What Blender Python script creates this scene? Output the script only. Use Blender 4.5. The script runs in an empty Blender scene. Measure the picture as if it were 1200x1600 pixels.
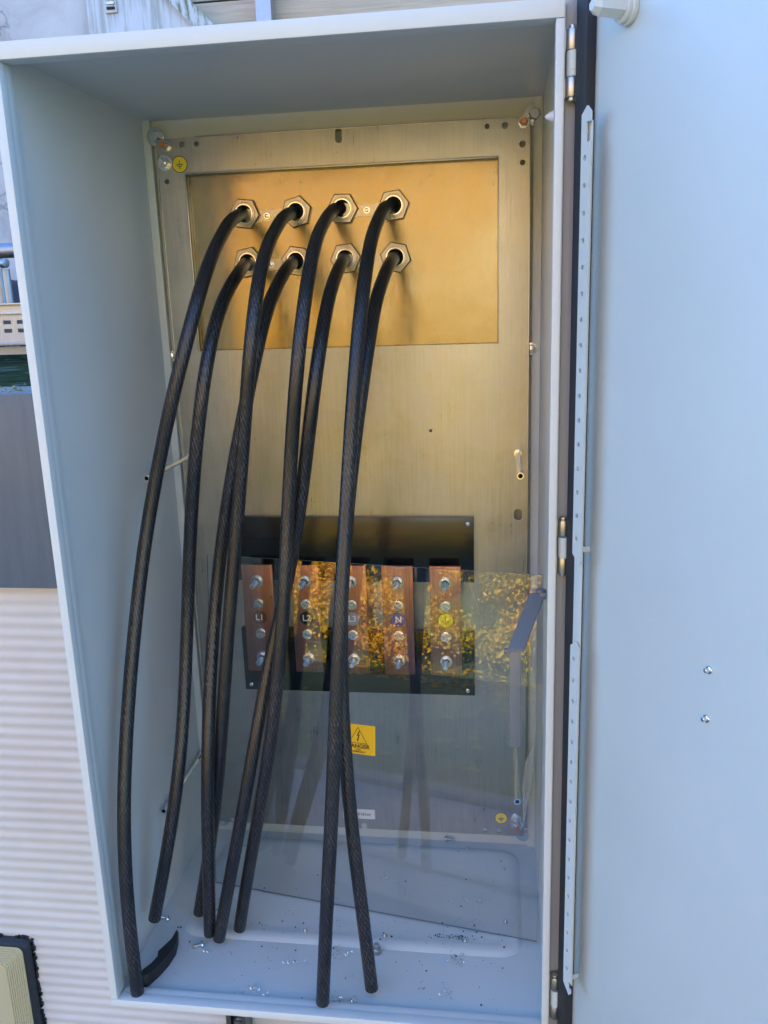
import bpy, bmesh, math, random
from mathutils import Vector, Matrix, Euler
import numpy as np

random.seed(7)
SC = bpy.context.scene
COL = SC.collection
R = math.radians

# ------------------------------------------------------------------ camera
CAM_ROT = (R(76.14980736), R(1.83731129), R(7.4683232))
CAM_LOC = Vector((0.538234, -0.942145, 0.946045))
F_PX = 1337.85                                   # focal length for a 1200 x 1600 frame
cam_data = bpy.data.cameras.new("camera")
cam_data.sensor_fit = 'VERTICAL'
cam_data.sensor_height = 36.0
cam_data.lens = F_PX / 1600 * 36
cam_data.clip_start = 0.02
cam_data.clip_end = 500
cam = bpy.data.objects.new("camera", cam_data)
cam.rotation_mode = 'XYZ'
cam.rotation_euler = CAM_ROT
cam.location = CAM_LOC
COL.objects.link(cam)
SC.camera = cam
CAM_M = Euler(CAM_ROT, 'XYZ').to_matrix()

# ------------------------------------------------------------------ sky, sun, exposure
SUN_EL, SUN_AZ = R(22), R(12)                    # behind the building, a little to the right
world = bpy.data.worlds.new("World")
SC.world = world
world.use_nodes = True
wn = world.node_tree
bg = wn.nodes["Background"]
sky = wn.nodes.new("ShaderNodeTexSky")
sky.sky_type = 'NISHITA'
sky.sun_disc = False
sky.sun_elevation = SUN_EL
sky.sun_rotation = SUN_AZ
sky.air_density = 1.0
sky.dust_density = 0.1
sky.ozone_density = 7.0
wn.links.new(sky.outputs[0], bg.inputs[0])
bg.inputs[1].default_value = 0.135
sun_d = bpy.data.lights.new("sun", 'SUN')
sun_d.energy = 5.0
sun_d.angle = R(0.5)
sun_d.color = (1.0, 0.80, 0.55)
sun = bpy.data.objects.new("sun", sun_d)
sdir = Vector((math.sin(SUN_AZ) * math.cos(SUN_EL), math.cos(SUN_AZ) * math.cos(SUN_EL), math.sin(SUN_EL)))
sun.rotation_euler = sdir.to_track_quat('Z', 'Y').to_euler()
sun.location = (0, 6, 8)
COL.objects.link(sun)
SC.view_settings.view_transform = 'Standard'
SC.view_settings.look = 'None'
SC.view_settings.gamma = 1.0
SC.view_settings.use_curve_mapping = False
SC.view_settings.exposure = 2.84
SC.render.engine = 'CYCLES'
SC.cycles.max_bounces = 10
SC.cycles.transparent_max_bounces = 16
SC.cycles.use_denoising = True

# ------------------------------------------------------------------ helpers
def ray(px, py):
    return CAM_M @ Vector(((px - 600) / F_PX, -(py - 800) / F_PX, -1.0))
def at(px, py, axis, val):
    """the point of the real plane (axis = val) that shows at a pixel of the photograph"""
    d = ray(px, py)
    return CAM_LOC + d * ((val - CAM_LOC[axis]) / d[axis])
def at_plane(px, py, p0, n):
    d = ray(px, py)
    return CAM_LOC + d * ((p0 - CAM_LOC).dot(n) / d.dot(n))

class MB:
    def __init__(self):
        self.v, self.f, self.m, self.uv = [], [], [], []
    def add(self, verts, faces, mi=0, uvs=None):
        b = len(self.v)
        self.v += [Vector(p) for p in verts]
        for k, fc in enumerate(faces):
            self.f.append([b + i for i in fc]); self.m.append(mi)
            self.uv.append(uvs[k] if uvs else None)
        return self
    def box(self, lo, hi, mi=0, bev=0.0, M=None):
        bm = bmesh.new()
        bmesh.ops.create_cube(bm, size=1.0)
        lo, hi = Vector(lo), Vector(hi)
        s, c = hi - lo, (hi + lo) / 2
        for v in bm.verts:
            v.co = Vector((v.co.x * s.x + c.x, v.co.y * s.y + c.y, v.co.z * s.z + c.z))
        if bev:
            bmesh.ops.bevel(bm, geom=list(bm.edges), offset=bev, segments=2, affect='EDGES', profile=0.6)
        return self.bm(bm, mi, M)
    def bm(self, bm, mi=0, M=None):
        bm.verts.ensure_lookup_table()
        bm.verts.index_update()
        vs = [(M @ v.co) if M else v.co.copy() for v in bm.verts]
        fs = [[v.index for v in f.verts] for f in bm.faces]
        bm.free()
        return self.add(vs, fs, mi)
    def lathe(self, p0, axis, prof, n=20, mi=0, cap0=True, cap1=True, phase=0.0):
        """prof: list of (distance along axis, radius)"""
        a = Vector(axis).normalized()
        u = a.orthogonal().normalized(); w = a.cross(u)
        p0 = Vector(p0); vs = []
        for (h, r) in prof:
            for k in range(n):
                t = 2 * math.pi * k / n + phase
                vs.append(p0 + a * h + (u * math.cos(t) + w * math.sin(t)) * r)
        fs = []
        for i in range(len(prof) - 1):
            for k in range(n):
                k2 = (k + 1) % n
                fs.append([i * n + k, i * n + k2, (i + 1) * n + k2, (i + 1) * n + k])
        if cap0: fs.append([k for k in range(n)][::-1])
        if cap1: fs.append([(len(prof) - 1) * n + k for k in range(n)])
        return self.add(vs, fs, mi)
    def cyl(self, p0, p1, r, n=16, mi=0, r1=None):
        p0, p1 = Vector(p0), Vector(p1)
        return self.lathe(p0, p1 - p0, [(0, r), ((p1 - p0).length, r if r1 is None else r1)], n, mi)
    def tube(self, pts, r, n=16, mi=0, round_end=True):
        pts = [Vector(p) for p in pts]
        rr = [r] * len(pts)
        if round_end:                                   # slightly rounded sheath at the cut end
            d = (pts[-1] - pts[-2]).normalized()
            base = pts[-1]
            pts[-1] = base - d * r * 0.35
            pts += [base - d * r * 0.12, base]
            rr += [r * 0.96, r * 0.78]
        vs, fs, uvs = [], [], []
        t = (pts[1] - pts[0]).normalized()
        u = t.orthogonal().normalized()
        L, ls = 0.0, []
        for i, p in enumerate(pts):
            t2 = (pts[min(i + 1, len(pts) - 1)] - pts[max(i - 1, 0)]).normalized()
            u = (u - t2 * u.dot(t2)).normalized()
            w = t2.cross(u)
            if i: L += (p - pts[i - 1]).length
            ls.append(L)
            for k in range(n):
                a = 2 * math.pi * k / n
                vs.append(p + (u * math.cos(a) + w * math.sin(a)) * rr[i])
        for i in range(len(pts) - 1):
            for k in range(n):
                k2 = (k + 1) % n
                fs.append([i * n + k, i * n + k2, (i + 1) * n + k2, (i + 1) * n + k])
                uvs.append([(k / n, ls[i]), ((k + 1) / n, ls[i]), ((k + 1) / n, ls[i + 1]), (k / n, ls[i + 1])])
        fs.append(list(range(n))[::-1]); uvs.append([(0, 0)] * n)
        fs.append([(len(pts) - 1) * n + k for k in range(n)]); uvs.append([(0, L)] * n)
        return self.add(vs, fs, mi, uvs)
    def extrude_poly(self, poly, axis_vec, mi=0):
        """prism: closed 3-D polygon pushed along axis_vec"""
        n = len(poly); a = Vector(axis_vec)
        vs = [Vector(p) for p in poly] + [Vector(p) + a for p in poly]
        fs = [list(range(n))[::-1], [n + k for k in range(n)]]
        for k in range(n):
            k2 = (k + 1) % n
            fs.append([k, k2, n + k2, n + k])
        return self.add(vs, fs, mi)
    def text(self, s, size, M, mi=0, align='CENTER', depth=0.0, bold=0.018):
        cu = bpy.data.curves.new("t", 'FONT'); cu.body = s; cu.size = size
        cu.align_x = align; cu.align_y = 'CENTER'; cu.resolution_u = 3; cu.extrude = depth; cu.offset = size * bold
        ob = bpy.data.objects.new("t", cu); COL.objects.link(ob)
        dg = bpy.context.evaluated_depsgraph_get(); dg.update()
        me = bpy.data.meshes.new_from_object(ob.evaluated_get(dg))
        vs = [M @ v.co for v in me.vertices]; fs = [list(p.vertices) for p in me.polygons]
        bpy.data.objects.remove(ob); bpy.data.curves.remove(cu); bpy.data.meshes.remove(me)
        return self.add(vs, fs, mi)
    def build(self, name, mats, parent=None, smooth=35, origin=None):
        me = bpy.data.meshes.new(name)
        o0 = Vector(origin) if origin is not None else Vector((0, 0, 0))
        me.from_pydata([p - o0 for p in self.v], [], self.f)
        if not isinstance(mats, (list, tuple)): mats = [mats]
        for m in mats: me.materials.append(m)
        me.polygons.foreach_set('material_index', self.m)
        if any(u is not None for u in self.uv):
            ul = me.uv_layers.new(name="UVMap")
            k = 0
            for p, u in zip(me.polygons, self.uv):
                for j in range(len(p.vertices)):
                    ul.data[k].uv = u[j] if u else (0, 0); k += 1
        me.validate()
        bm = bmesh.new(); bm.from_mesh(me)
        bmesh.ops.recalc_face_normals(bm, faces=bm.faces); bm.to_mesh(me); bm.free()
        if smooth:
            me.polygons.foreach_set('use_smooth', [True] * len(me.polygons))
            me.set_sharp_from_angle(angle=R(smooth))
        o = bpy.data.objects.new(name, me); COL.objects.link(o)
        o.location = o0
        if parent: attach(o, parent)
        return o

def attach(o, parent):
    o.parent = parent
    wp = Vector((0, 0, 0)); q = parent
    while q: wp += q.location; q = q.parent
    o.location = o.location - wp
def tag(o, label=None, cat=None, group=None, kind=None):
    if label: o['label'] = label
    if cat: o['category'] = cat
    if group: o['group'] = group
    if kind: o['kind'] = kind
    return o
def thing(name, label, cat, loc, group=None):
    o = bpy.data.objects.new(name, None); COL.objects.link(o)
    o.empty_display_size = 0.05
    o.location = loc
    return tag(o, label, cat, group)
def dup(src, parent, offset):
    c = src.copy(); COL.objects.link(c)
    c.parent = parent; c.location = src.location + Vector(offset)
    for ch in src.children:
        g = ch.copy(); COL.objects.link(g); g.parent = c
    return c
FRONT = Matrix.Rotation(R(90), 4, 'X')            # text lying in x-z, readable from -y
def hexr(af): return af / 2 / math.cos(R(30))

# ------------------------------------------------------------------ materials
MATS = {}
def mat(name, col, rough=0.5, metal=0.0, spec=0.5, **kw):
    m = bpy.data.materials.new(name); m.use_nodes = True
    b = m.node_tree.nodes["Principled BSDF"]
    b.inputs["Base Color"].default_value = (*col, 1)
    b.inputs["Roughness"].default_value = rough
    b.inputs["Metallic"].default_value = metal
    b.inputs["Specular IOR Level"].default_value = spec
    for k, v in kw.items(): b.inputs[k.replace('_', ' ')].default_value = v
    m["b"] = 1
    return m
def nd(m, t, **kw):
    n = m.node_tree.nodes.new(t)
    for k, v in kw.items():
        if k in ('operation', 'blend_type', 'data_type', 'wave_type', 'bands_direction', 'wave_profile', 'feature', 'distance'): setattr(n, k, v)
        else: n.inputs[k.replace('_', ' ')].default_value = v
    return n
def lk(m, a, b): m.node_tree.links.new(a, b)
def bsdf(m): return m.node_tree.nodes["Principled BSDF"]
def objco(m, scale=(1, 1, 1)):
    g = nd(m, "ShaderNodeNewGeometry"); mp = nd(m, "ShaderNodeMapping")
    mp.inputs["Scale"].default_value = scale
    lk(m, g.outputs["Position"], mp.inputs["Vector"])
    return mp.outputs[0]
def noise(m, co, scale, detail=4, rough=0.55, dist=0.0):
    n = nd(m, "ShaderNodeTexNoise", Scale=scale, Detail=detail, Roughness=rough, Distortion=dist)
    lk(m, co, n.inputs["Vector"]); return n.outputs["Fac"]
def ramp(m, fac, stops):
    r = nd(m, "ShaderNodeValToRGB")
    e = r.color_ramp.elements
    while len(e) < len(stops): e.new(0.5)
    for k, (p, c) in enumerate(stops):
        e[k].position = p; e[k].color = (*c, 1) if not isinstance(c, (int, float)) else (c, c, c, 1)
    lk(m, fac, r.inputs[0]); return r.outputs[0]
def bump(m, h, strength, dist):
    b = nd(m, "ShaderNodeBump", Strength=strength, Distance=dist)
    lk(m, h, b.inputs["Height"]); lk(m, b.outputs[0], bsdf(m).inputs["Normal"]); return b

def paint(name, col, rough=0.36, dirt=0.5):
    m = mat(name, col, rough)
    co = objco(m)
    bump(m, noise(m, co, 420, 3), 0.12, 0.0006)
    n1 = noise(m, co, 7, 6, 0.6)
    c = ramp(m, n1, [(0.3, tuple(x * 0.955 for x in col)), (0.7, col)])
    n2 = noise(m, co, 190, 6, 0.7)
    sp = ramp(m, n2, [(0.70, 0.0), (0.78, 1.0)])
    mx = nd(m, "ShaderNodeMix", data_type='RGBA')
    mul = nd(m, "ShaderNodeMath", operation='MULTIPLY'); mul.inputs[1].default_value = 0.30 * dirt
    lk(m, sp, mul.inputs[0]); lk(m, mul.outputs[0], mx.inputs[0]); lk(m, c, mx.inputs[6])
    mx.inputs[7].default_value = (0.2, 0.17, 0.13, 1)
    lk(m, mx.outputs[2], bsdf(m).inputs["Base Color"])
    rr = ramp(m, noise(m, co, 12, 5), [(0.3, rough - 0.04), (0.7, rough + 0.06)])
    lk(m, rr, bsdf(m).inputs["Roughness"])
    return m
M_PAINT = paint("light grey powder coat", (0.615, 0.655, 0.64))
M_DOOR = paint("door powder coat", (0.555, 0.615, 0.605), 0.40)
lk(M_DOOR, ramp(M_DOOR, noise(M_DOOR, objco(M_DOOR), 3.5, 8, .7, 1.2), [(0.35, 0.30), (0.50, 0.40), (0.66, 0.50)]), bsdf(M_DOOR).inputs["Roughness"])
M_CHAN = paint("channel powder coat", (0.40, 0.405, 0.41), 0.45)

def galv(name, col, r0, r1, spangle=1.0, streak=(60, 60, 2.0), bd=0.0006, warp=None):
    m = mat(name, col, 0.4, 1.0)
    co = objco(m); cs = objco(m, streak)
    a = noise(m, co, 22, 6, 0.65, 0.6); b = noise(m, cs, 6, 4, 0.6)
    mixn = nd(m, "ShaderNodeMath", operation='ADD'); lk(m, a, mixn.inputs[0]); lk(m, b, mixn.inputs[1])
    h = nd(m, "ShaderNodeMath", operation='MULTIPLY'); h.inputs[1].default_value = 0.5; lk(m, mixn.outputs[0], h.inputs[0])
    c = ramp(m, h.outputs[0], [(0.32, tuple(x * (1 - 0.20 * spangle) for x in col)), (0.68, tuple(min(1, x * 1.06) for x in col))])
    lk(m, c, bsdf(m).inputs["Base Color"])
    rr = ramp(m, h.outputs[0], [(0.35, r0), (0.65, r1)]); lk(m, rr, bsdf(m).inputs["Roughness"])
    v = nd(m, "ShaderNodeTexVoronoi", Scale=70.0); lk(m, co, v.inputs["Vector"])
    s2 = nd(m, "ShaderNodeMath", operation='ADD'); lk(m, noise(m, objco(m, (240, 240, 8)), 3, 3), s2.inputs[0]); lk(m, noise(m, co, 30, 4), s2.inputs[1])
    b1 = bump(m, s2.outputs[0], 0.10, bd)
    if warp:                                         # thin sheet is never quite flat
        b2 = nd(m, "ShaderNodeBump", Strength=1.0, Distance=warp[1])
        lk(m, noise(m, co, warp[0], 2, .4), b2.inputs["Height"]); lk(m, b2.outputs[0], b1.inputs["Normal"])
    return m
M_PLATE = galv("galvanised sheet", (0.40, 0.405, 0.39), 0.27, 0.42, warp=(5.0, .0022))
M_GLAND = galv("plain gland plate metal", (0.315, 0.26, 0.155), 0.16, 0.28, 0.7, (20, 20, 6), 0.00006, warp=(9.0, .0024))
M_ZINC = mat("bright zinc", (0.72, 0.74, 0.76), 0.22, 1.0)
M_NUT = galv("nut metal", (0.42, 0.39, 0.34), 0.22, 0.40, 1.4)
M_BRASS = mat("yellow passivated steel", (0.52, 0.49, 0.40), 0.40, 1.0)
M_COPTIP = mat("copper stud tip", (0.70, 0.28, 0.13), 0.35, 1.0)
M_STEEL = mat("dull steel", (0.45, 0.44, 0.43), 0.4, 1.0)
M_HOLE = mat("shadowed cavity black", (0.012, 0.012, 0.012), 0.8)
M_BLACKB = mat("black phenolic board", (0.010, 0.010, 0.011), 0.18)
M_RUBBER = mat("black gasket rubber", (0.018, 0.018, 0.02), 0.6)
M_WHITEP = mat("white plastic", (0.72, 0.72, 0.71), 0.4)
M_YEL = mat("yellow label vinyl", (0.80, 0.62, 0.03), 0.4)
M_INK = mat("black ink", (0.012, 0.012, 0.012), 0.5)
M_SIGN = mat("amber warning vinyl", (0.86, 0.50, 0.005), 0.4)
M_WINK = mat("white ink", (0.8, 0.8, 0.8), 0.5)
M_L1 = mat("brown marker", (0.15, 0.045, 0.015), 0.4)
M_L2 = mat("black marker", (0.01, 0.01, 0.012), 0.4)
M_L3 = mat("grey marker", (0.33, 0.33, 0.34), 0.4)
M_LN = mat("violet blue marker", (0.06, 0.045, 0.26), 0.4)
M_LABEL = mat("white paper label", (0.75, 0.76, 0.78), 0.5)

def copper():
    m = mat("tarnished copper", (0.34, 0.165, 0.125), 0.36, 1.0)
    cs = objco(m, (120, 120, 3)); co = objco(m)
    c = ramp(m, noise(m, cs, 4, 5, 0.6), [(0.3, (0.27, 0.135, 0.108)), (0.7, (0.42, 0.215, 0.170))])
    lk(m, c, bsdf(m).inputs["Base Color"])
    lk(m, ramp(m, noise(m, co, 40, 5), [(0.3, 0.26), (0.7, 0.44)]), bsdf(m).inputs["Roughness"])
    bump(m, noise(m, cs, 5, 3), 0.05, 0.0005)
    return m
M_COP = copper()

def cable_mat():
    m = mat("black stranded cable sheath", (0.012, 0.012, 0.014), 0.42)
    uv = nd(m, "ShaderNodeUVMap")
    def helix(turn, scale_u, lines, seed):
        # stripes that climb round the sheath: phase = lines*u + v/turn
        sx = nd(m, "ShaderNodeSeparateXYZ"); lk(m, uv.outputs[0], sx.inputs[0])
        a = nd(m, "ShaderNodeMath", operation='MULTIPLY'); a.inputs[1].default_value = lines; lk(m, sx.outputs[0], a.inputs[0])
        b = nd(m, "ShaderNodeMath", operation='MULTIPLY'); b.inputs[1].default_value = turn; lk(m, sx.outputs[1], b.inputs[0])
        s = nd(m, "ShaderNodeMath", operation='ADD'); lk(m, a.outputs[0], s.inputs[0]); lk(m, b.outputs[0], s.inputs[1])
        t = nd(m, "ShaderNodeMath", operation='MULTIPLY'); t.inputs[1].default_value = 2 * math.pi; lk(m, s.outputs[0], t.inputs[0])
        c = nd(m, "ShaderNodeMath", operation='SINE'); lk(m, t.outputs[0], c.inputs[0])
        return c.outputs[0]
    h1 = helix(92, 1, 12, 0); h2 = helix(-60, 1, 9, 1)
    co = objco(m)
    dust_sheen = ramp(m, noise(m, co, 9, 5, 0.6), [(0.36, 0.12), (0.62, 1.0)])
    fine = ramp(m, noise(m, objco(m, (1, 1, 0.2)), 420, 3, 0.7), [(0.40, 0.0), (0.62, 1.0)])
    l1 = ramp(m, h1, [(0.35, 0.0), (1.0, 1.0)]); l2 = ramp(m, h2, [(0.5, 0.0), (1.0, 0.55)])
    mx = nd(m, "ShaderNodeMath", operation='MAXIMUM'); lk(m, l1, mx.inputs[0]); lk(m, l2, mx.inputs[1])
    k = nd(m, "ShaderNodeMath", operation='MULTIPLY'); lk(m, mx.outputs[0], k.inputs[0]); lk(m, fine, k.inputs[1])
    k2 = nd(m, "ShaderNodeMath", operation='MULTIPLY'); lk(m, k.outputs[0], k2.inputs[0]); lk(m, dust_sheen, k2.inputs[1])
    mixc = nd(m, "ShaderNodeMix", data_type='RGBA')
    lk(m, k2.outputs[0], mixc.inputs[0])
    mixc.inputs[6].default_value = (0.010, 0.0105, 0.013, 1); mixc.inputs[7].default_value = (0.118, 0.110, 0.108, 1)  # pale strand lines: dusty scuffs plus strand sheen painted into the colour
    lk(m, mixc.outputs[2], bsdf(m).inputs["Base Color"])
    hs = nd(m, "ShaderNodeMath", operation='ADD'); lk(m, h1, hs.inputs[0]); lk(m, k2.outputs[0], hs.inputs[1])
    bump(m, hs.outputs[0], 0.28, 0.0004)
    lk(m, ramp(m, k2.outputs[0], [(0.0, 0.30), (1.0, 0.55)]), bsdf(m).inputs["Roughness"])
    return m
M_CABLE = cable_mat()

def acrylic():
    m = bpy.data.materials.new("clear acrylic"); m.use_nodes = True
    nt = m.node_tree; nt.nodes.clear()
    out = nt.nodes.new("ShaderNodeOutputMaterial"); mx = nt.nodes.new("ShaderNodeMixShader")
    tr = nt.nodes.new("ShaderNodeBsdfTransparent"); tr.inputs[0].default_value = (0.955, 0.968, 0.97, 1)
    gl = nt.nodes.new("ShaderNodeBsdfGlossy"); gl.inputs["Roughness"].default_value = 0.0
    fr = nt.nodes.new("ShaderNodeFresnel"); fr.inputs[0].default_value = 1.6
    geo = nt.nodes.new("ShaderNodeNewGeometry")
    # both faces behave as the outer face of a clear slab
    fl = nt.nodes.new("ShaderNodeMix"); fl.data_type = 'FLOAT'
    fl.inputs[2].default_value = 1.6; fl.inputs[3].default_value = 1 / 1.6
    nt.links.new(geo.outputs["Backfacing"], fl.inputs[0]); nt.links.new(fl.outputs[0], fr.inputs[0])
    nt.links.new(fr.outputs[0], mx.inputs[0]); nt.links.new(tr.outputs[0], mx.inputs[1]); nt.links.new(gl.outputs[0], mx.inputs[2])
    nt.links.new(mx.outputs[0], out.inputs[0])
    return m
M_ACR = acrylic()
M_ACREDGE = mat("sawn acrylic edge", (0.20, 0.24, 0.26), 0.35)
M_CLOUDY = mat("cloudy translucent strip", (0.75, 0.76, 0.80), 0.4, Alpha=0.28)
def shav():
    return mat("bright swarf", (0.82, 0.84, 0.86), 0.25, 1.0)
M_SHAV = shav()

# ------------------------------------------------------------------ the cabinet
W, H, D = 0.6, 1.22307, 0.41164
YP = D - 0.022                                    # front face of the mounting plate
cab = thing("electrical_cabinet", "open light grey steel electrical cabinet with galvanised mounting plate and copper terminals", "cabinet", (0.3, 0.2, 0))

shell = MB()
T = 0.002
shell.box((-T, 0.001, -T), (0, D + T, H + T))                  # left wall
shell.box((W, 0.001, -T), (W + T, D + T, H + T))               # right wall
shell.box((0, 0.001, H), (W, D + T, H + T))                    # roof
shell.box((0, 0.001, -T), (W, D + T, 0))                       # floor
shell.box((0, D, 0), (W, D + T, H))                            # back
# folded lips round the opening
lt, rt, bt, tt = 0.0085, 0.0075, 0.0085, 0.0150
shell.box((-T, -0.003, bt + .0003), (lt, 0.0125, H - tt - .0003), bev=0.0016)
shell.box((0.0002, 0.0130, bt - .003), (lt - 0.0012, 0.0245, H - tt), bev=0.0012)
shell.box((0.0002, 0.0250, bt - .004), (lt - 0.0045, 0.034, H - tt), bev=0.001)
shell.box((W - rt, -0.003, bt + .0003), (W + 0.0012, 0.0125, H - tt - .0003), bev=0.0016)
shell.box((W - rt + 0.001, 0.0130, bt - .003), (W - 0.0002, 0.0245, H - tt), bev=0.0012)
shell.box((-T, -0.003, -T - 0.001), (W + 0.0012, 0.0125, bt), bev=0.0016)
shell.box((lt, 0.0128, 0.0002), (W - rt, 0.0245, bt - 0.001), bev=0.0012)
shell.box((-T, -0.003, H - tt), (W + 0.0012, 0.0125, H + T + 0.001), bev=0.0018)
shell.box((lt, 0.0130, H - tt + .001), (W - rt, 0.0245, H - .0003), bev=0.0012)
shell.box((lt, 0.0250, H - tt + .006), (W - rt, 0.034, H - .0003), bev=0.001)
# pressed strips in the rear corners
shell.box((0.0002, D - 0.012, 0.0002), (0.0125, D - 0.0002, H - 0.0002), bev=0.001)
shell.box((W - 0.0135, D - 0.007, 0.0002), (W - 0.0002, D - 0.0002, H - 0.0002), bev=0.001)
shell.build("shell", M_PAINT, cab)

# hinge-side channel with gutter and ridge
ch = MB()
ch.box((W + 0.0030, 0.013, -0.01), (W + 0.0155, 0.030, H + 0.02), bev=0.001)
ch.box((W + 0.0172, 0.008, -0.01), (W + 0.0205, 0.030, H + 0.02), bev=0.001)
ch.box((W + 0.0030, 0.030, -0.01), (W + 0.0205, 0.034, H + 0.02))
ch.build("hinge_channel", M_CHAN, cab)

# floor cover pressed into the bottom: rounded plateau with bevelled rim
def rounded(x0, x1, y0, y1, r, z, n=6):
    pts = []
    for (cx, cy, a0) in ((x1 - r, y1 - r, 0), (x0 + r, y1 - r, 90), (x0 + r, y0 + r, 180), (x1 - r, y0 + r, 270)):
        for k in range(n + 1):
            a = R(a0 + 90 * k / n); pts.append(Vector((cx + r * math.cos(a), cy + r * math.sin(a), z)))
    return pts
def plateau(rings, mi=0):
    mb = MB(); n = len(rings[0]); vs = sum(rings, []); fs = []
    for i in range(len(rings) - 1):
        for k in range(n):
            k2 = (k + 1) % n; fs.append([i * n + k, i * n + k2, (i + 1) * n + k2, (i + 1) * n + k])
    fs.append([(len(rings) - 1) * n + k for k in range(n)])
    mb.add(vs, fs, mi); return mb
fc = plateau([rounded(.045, .572, .136, .392, .034, .0002), rounded(.050, .567, .141, .387, .030, .0030),
              rounded(.054, .563, .145, .383, .028, .0044), rounded(.066, .553, .157, .372, .02, .0044), rounded(.069, .550, .160, .369, .018, .0030)])
cover = fc.build("floor_cover", M_PAINT, cab)
for (px, py) in ((413, 1311), (622, 1321), (730, 1326), (787, 1358), (790, 1441), (477, 1455), (601, 1463), (727, 1471)):
    p = at(px, py, 2, 0.004); mb = MB()
    mb.lathe((p.x, p.y, 0.0018), (0, 0, 1), [(0, .0034), (.0030, .0032), (.0052, .0022), (.0075, .0006)], 10)
    mb.build("screw_tip", M_STEEL, cover)

# ---------------------------------------------------------------- mounting plate with holes
pl_l, pl_r = at(250, 290, 1, YP).x, at(827.5, 290, 1, YP).x
pl_t, pl_b = at(560, 199, 1, YP).z, at(580, 1295, 1, YP).z
c_l, c_r = at(301, 400, 1, YP).x, at(777.5, 400, 1, YP).x
c_t, c_b = at(540, 260, 1, YP).z, at(560, 542, 1, YP).z
cutters = MB()
def hole(px, py, wpx, hpx):
    p = at(px, py, 1, YP)
    k = (at(px + 1, py, 1, YP) - p).length
    rw, rh = wpx * k / 2, hpx * k / 2
    if abs(rw - rh) < 1e-4:
        cutters.lathe((p.x, YP - .01, p.z), (0, 1, 0), [(0, rw), (.02, rw)], 18)
    else:
        poly = []
        for i in range(24):
            a = 2 * math.pi * i / 24
            poly.append(Vector((p.x + rw * math.cos(a), YP - .01, p.z + (rh - rw) * (1 if math.sin(a) > 0 else -1) + rw * math.sin(a))))
        cutters.extrude_poly(poly, (0, .02, 0))
for h in ((284, 226, 9, 9), (307, 225, 7.5, 7.5), (261, 284, 7.5, 7.5), (761, 197.5, 8, 8), (789, 196, 10, 10), (816.5, 225, 10, 10),
          (816.5, 254, 8.5, 8.5), (529, 212, 11, 21), (809.5, 804, 13, 18), (673, 673, 5, 5), (758, 1297, 7, 7), (780, 1298, 8, 8), (364, 1281, 7, 7), (569, 1291, 9, 11)):
    hole(*h)
plate = MB()
plate.box((pl_l, YP, pl_b), (pl_r, YP + .002, pl_t))
cutters.box((c_l, YP - .01, c_b), (c_r, YP + .01, c_t))
pl = plate.build("mounting_plate", M_PLATE, cab, smooth=0)
cu = cutters.build("cutter", M_HOLE, None, smooth=0)
md = pl.modifiers.new("b", 'BOOLEAN'); md.object = cu; md.operation = 'DIFFERENCE'; md.solver = 'EXACT'
dg = bpy.context.evaluated_depsgraph_get()
me = bpy.data.meshes.new_from_object(pl.evaluated_get(dg))
pl.modifiers.clear(); pl.data = me; me.name = "mounting_plate"
me.materials.clear(); me.materials.append(M_PLATE)
bpy.data.objects.remove(cu)
# turned edges of the plate and of the cut-out
e = MB()
e.box((pl_l - .0015, YP - .001, pl_b + .03), (pl_l + .0005, YP + .018, pl_t - .055), bev=.0006)
e.box((pl_r - .0005, YP - .001, pl_b + .03), (pl_r + .0015, YP + .018, pl_t - .06), bev=.0006)
e.box((pl_l + .06, YP - .001, pl_t - .0005), (pl_r - .06, YP + .018, pl_t + .0015), bev=.0006)
e.build("plate_flange", M_PLATE, pl)
e = MB()
fw = .0032
e.box((c_l - fw, YP - .0022, c_b - .001), (c_l, YP + .012, c_t + fw), bev=.001)
e.box((c_r, YP - .0014, c_b - .001), (c_r + .0016, YP + .012, c_t + fw), bev=.0006)
e.box((c_l, YP - .0026, c_t), (c_r, YP + .012, c_t + fw), bev=.001)
e.build("opening_flange", M_PLATE, pl)

# ---------------------------------------------------------------- gland plate with eight lock nuts
YG = YP + .012
gp = MB(); gp.box((c_l - .012, YG, c_b - .012), (c_r + .012, YG + .003, c_t + .012))
gland = gp.build("gland_plate", M_GLAND, cab, smooth=0)
NUTS = [(382, 334), (463, 331), (535, 326), (615, 321), (388, 410), (463, 408), (540, 404), (618, 402)]
NPH = [8, 30, 14, 22, 26, 5, 20, 3]
npos = []
for (px, py), ph in zip(NUTS, NPH):
    p = at(px, py, 1, YG - .006); npos.append(p)
    mb = MB(); a = (0, -1, 0)
    r6 = hexr(.042)
    # hexagon with chamfered rim, then the threaded collar and its bore
    mb.lathe((p.x, YG, p.z), a, [(0, r6), (.0055, r6), (.0075, r6 * .93), (.0075, .0150)], 6, 0, True, False, R(ph))
    mb.lathe((p.x, YG, p.z), a, [(.0065, .0172), (.0090, .0166), (.0092, .0142)], 28, 0, False, False)
    mb.lathe((p.x, YG, p.z), a, [(.0088, .0143), (.0115, .0141), (.0115, .0124)], 28, 1, False, False)
    mb.lathe((p.x, YG, p.z), a, [(.0115, .0124), (.0002, .0122)], 28, 2, False, False)
    mb.lathe((p.x, YG - .0004, p.z), a, [(0, .0123)], 28, 2, True, False)
    mb.build("lock_nut", [M_NUT, M_ZINC, M_HOLE], gland, smooth=25)
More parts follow.
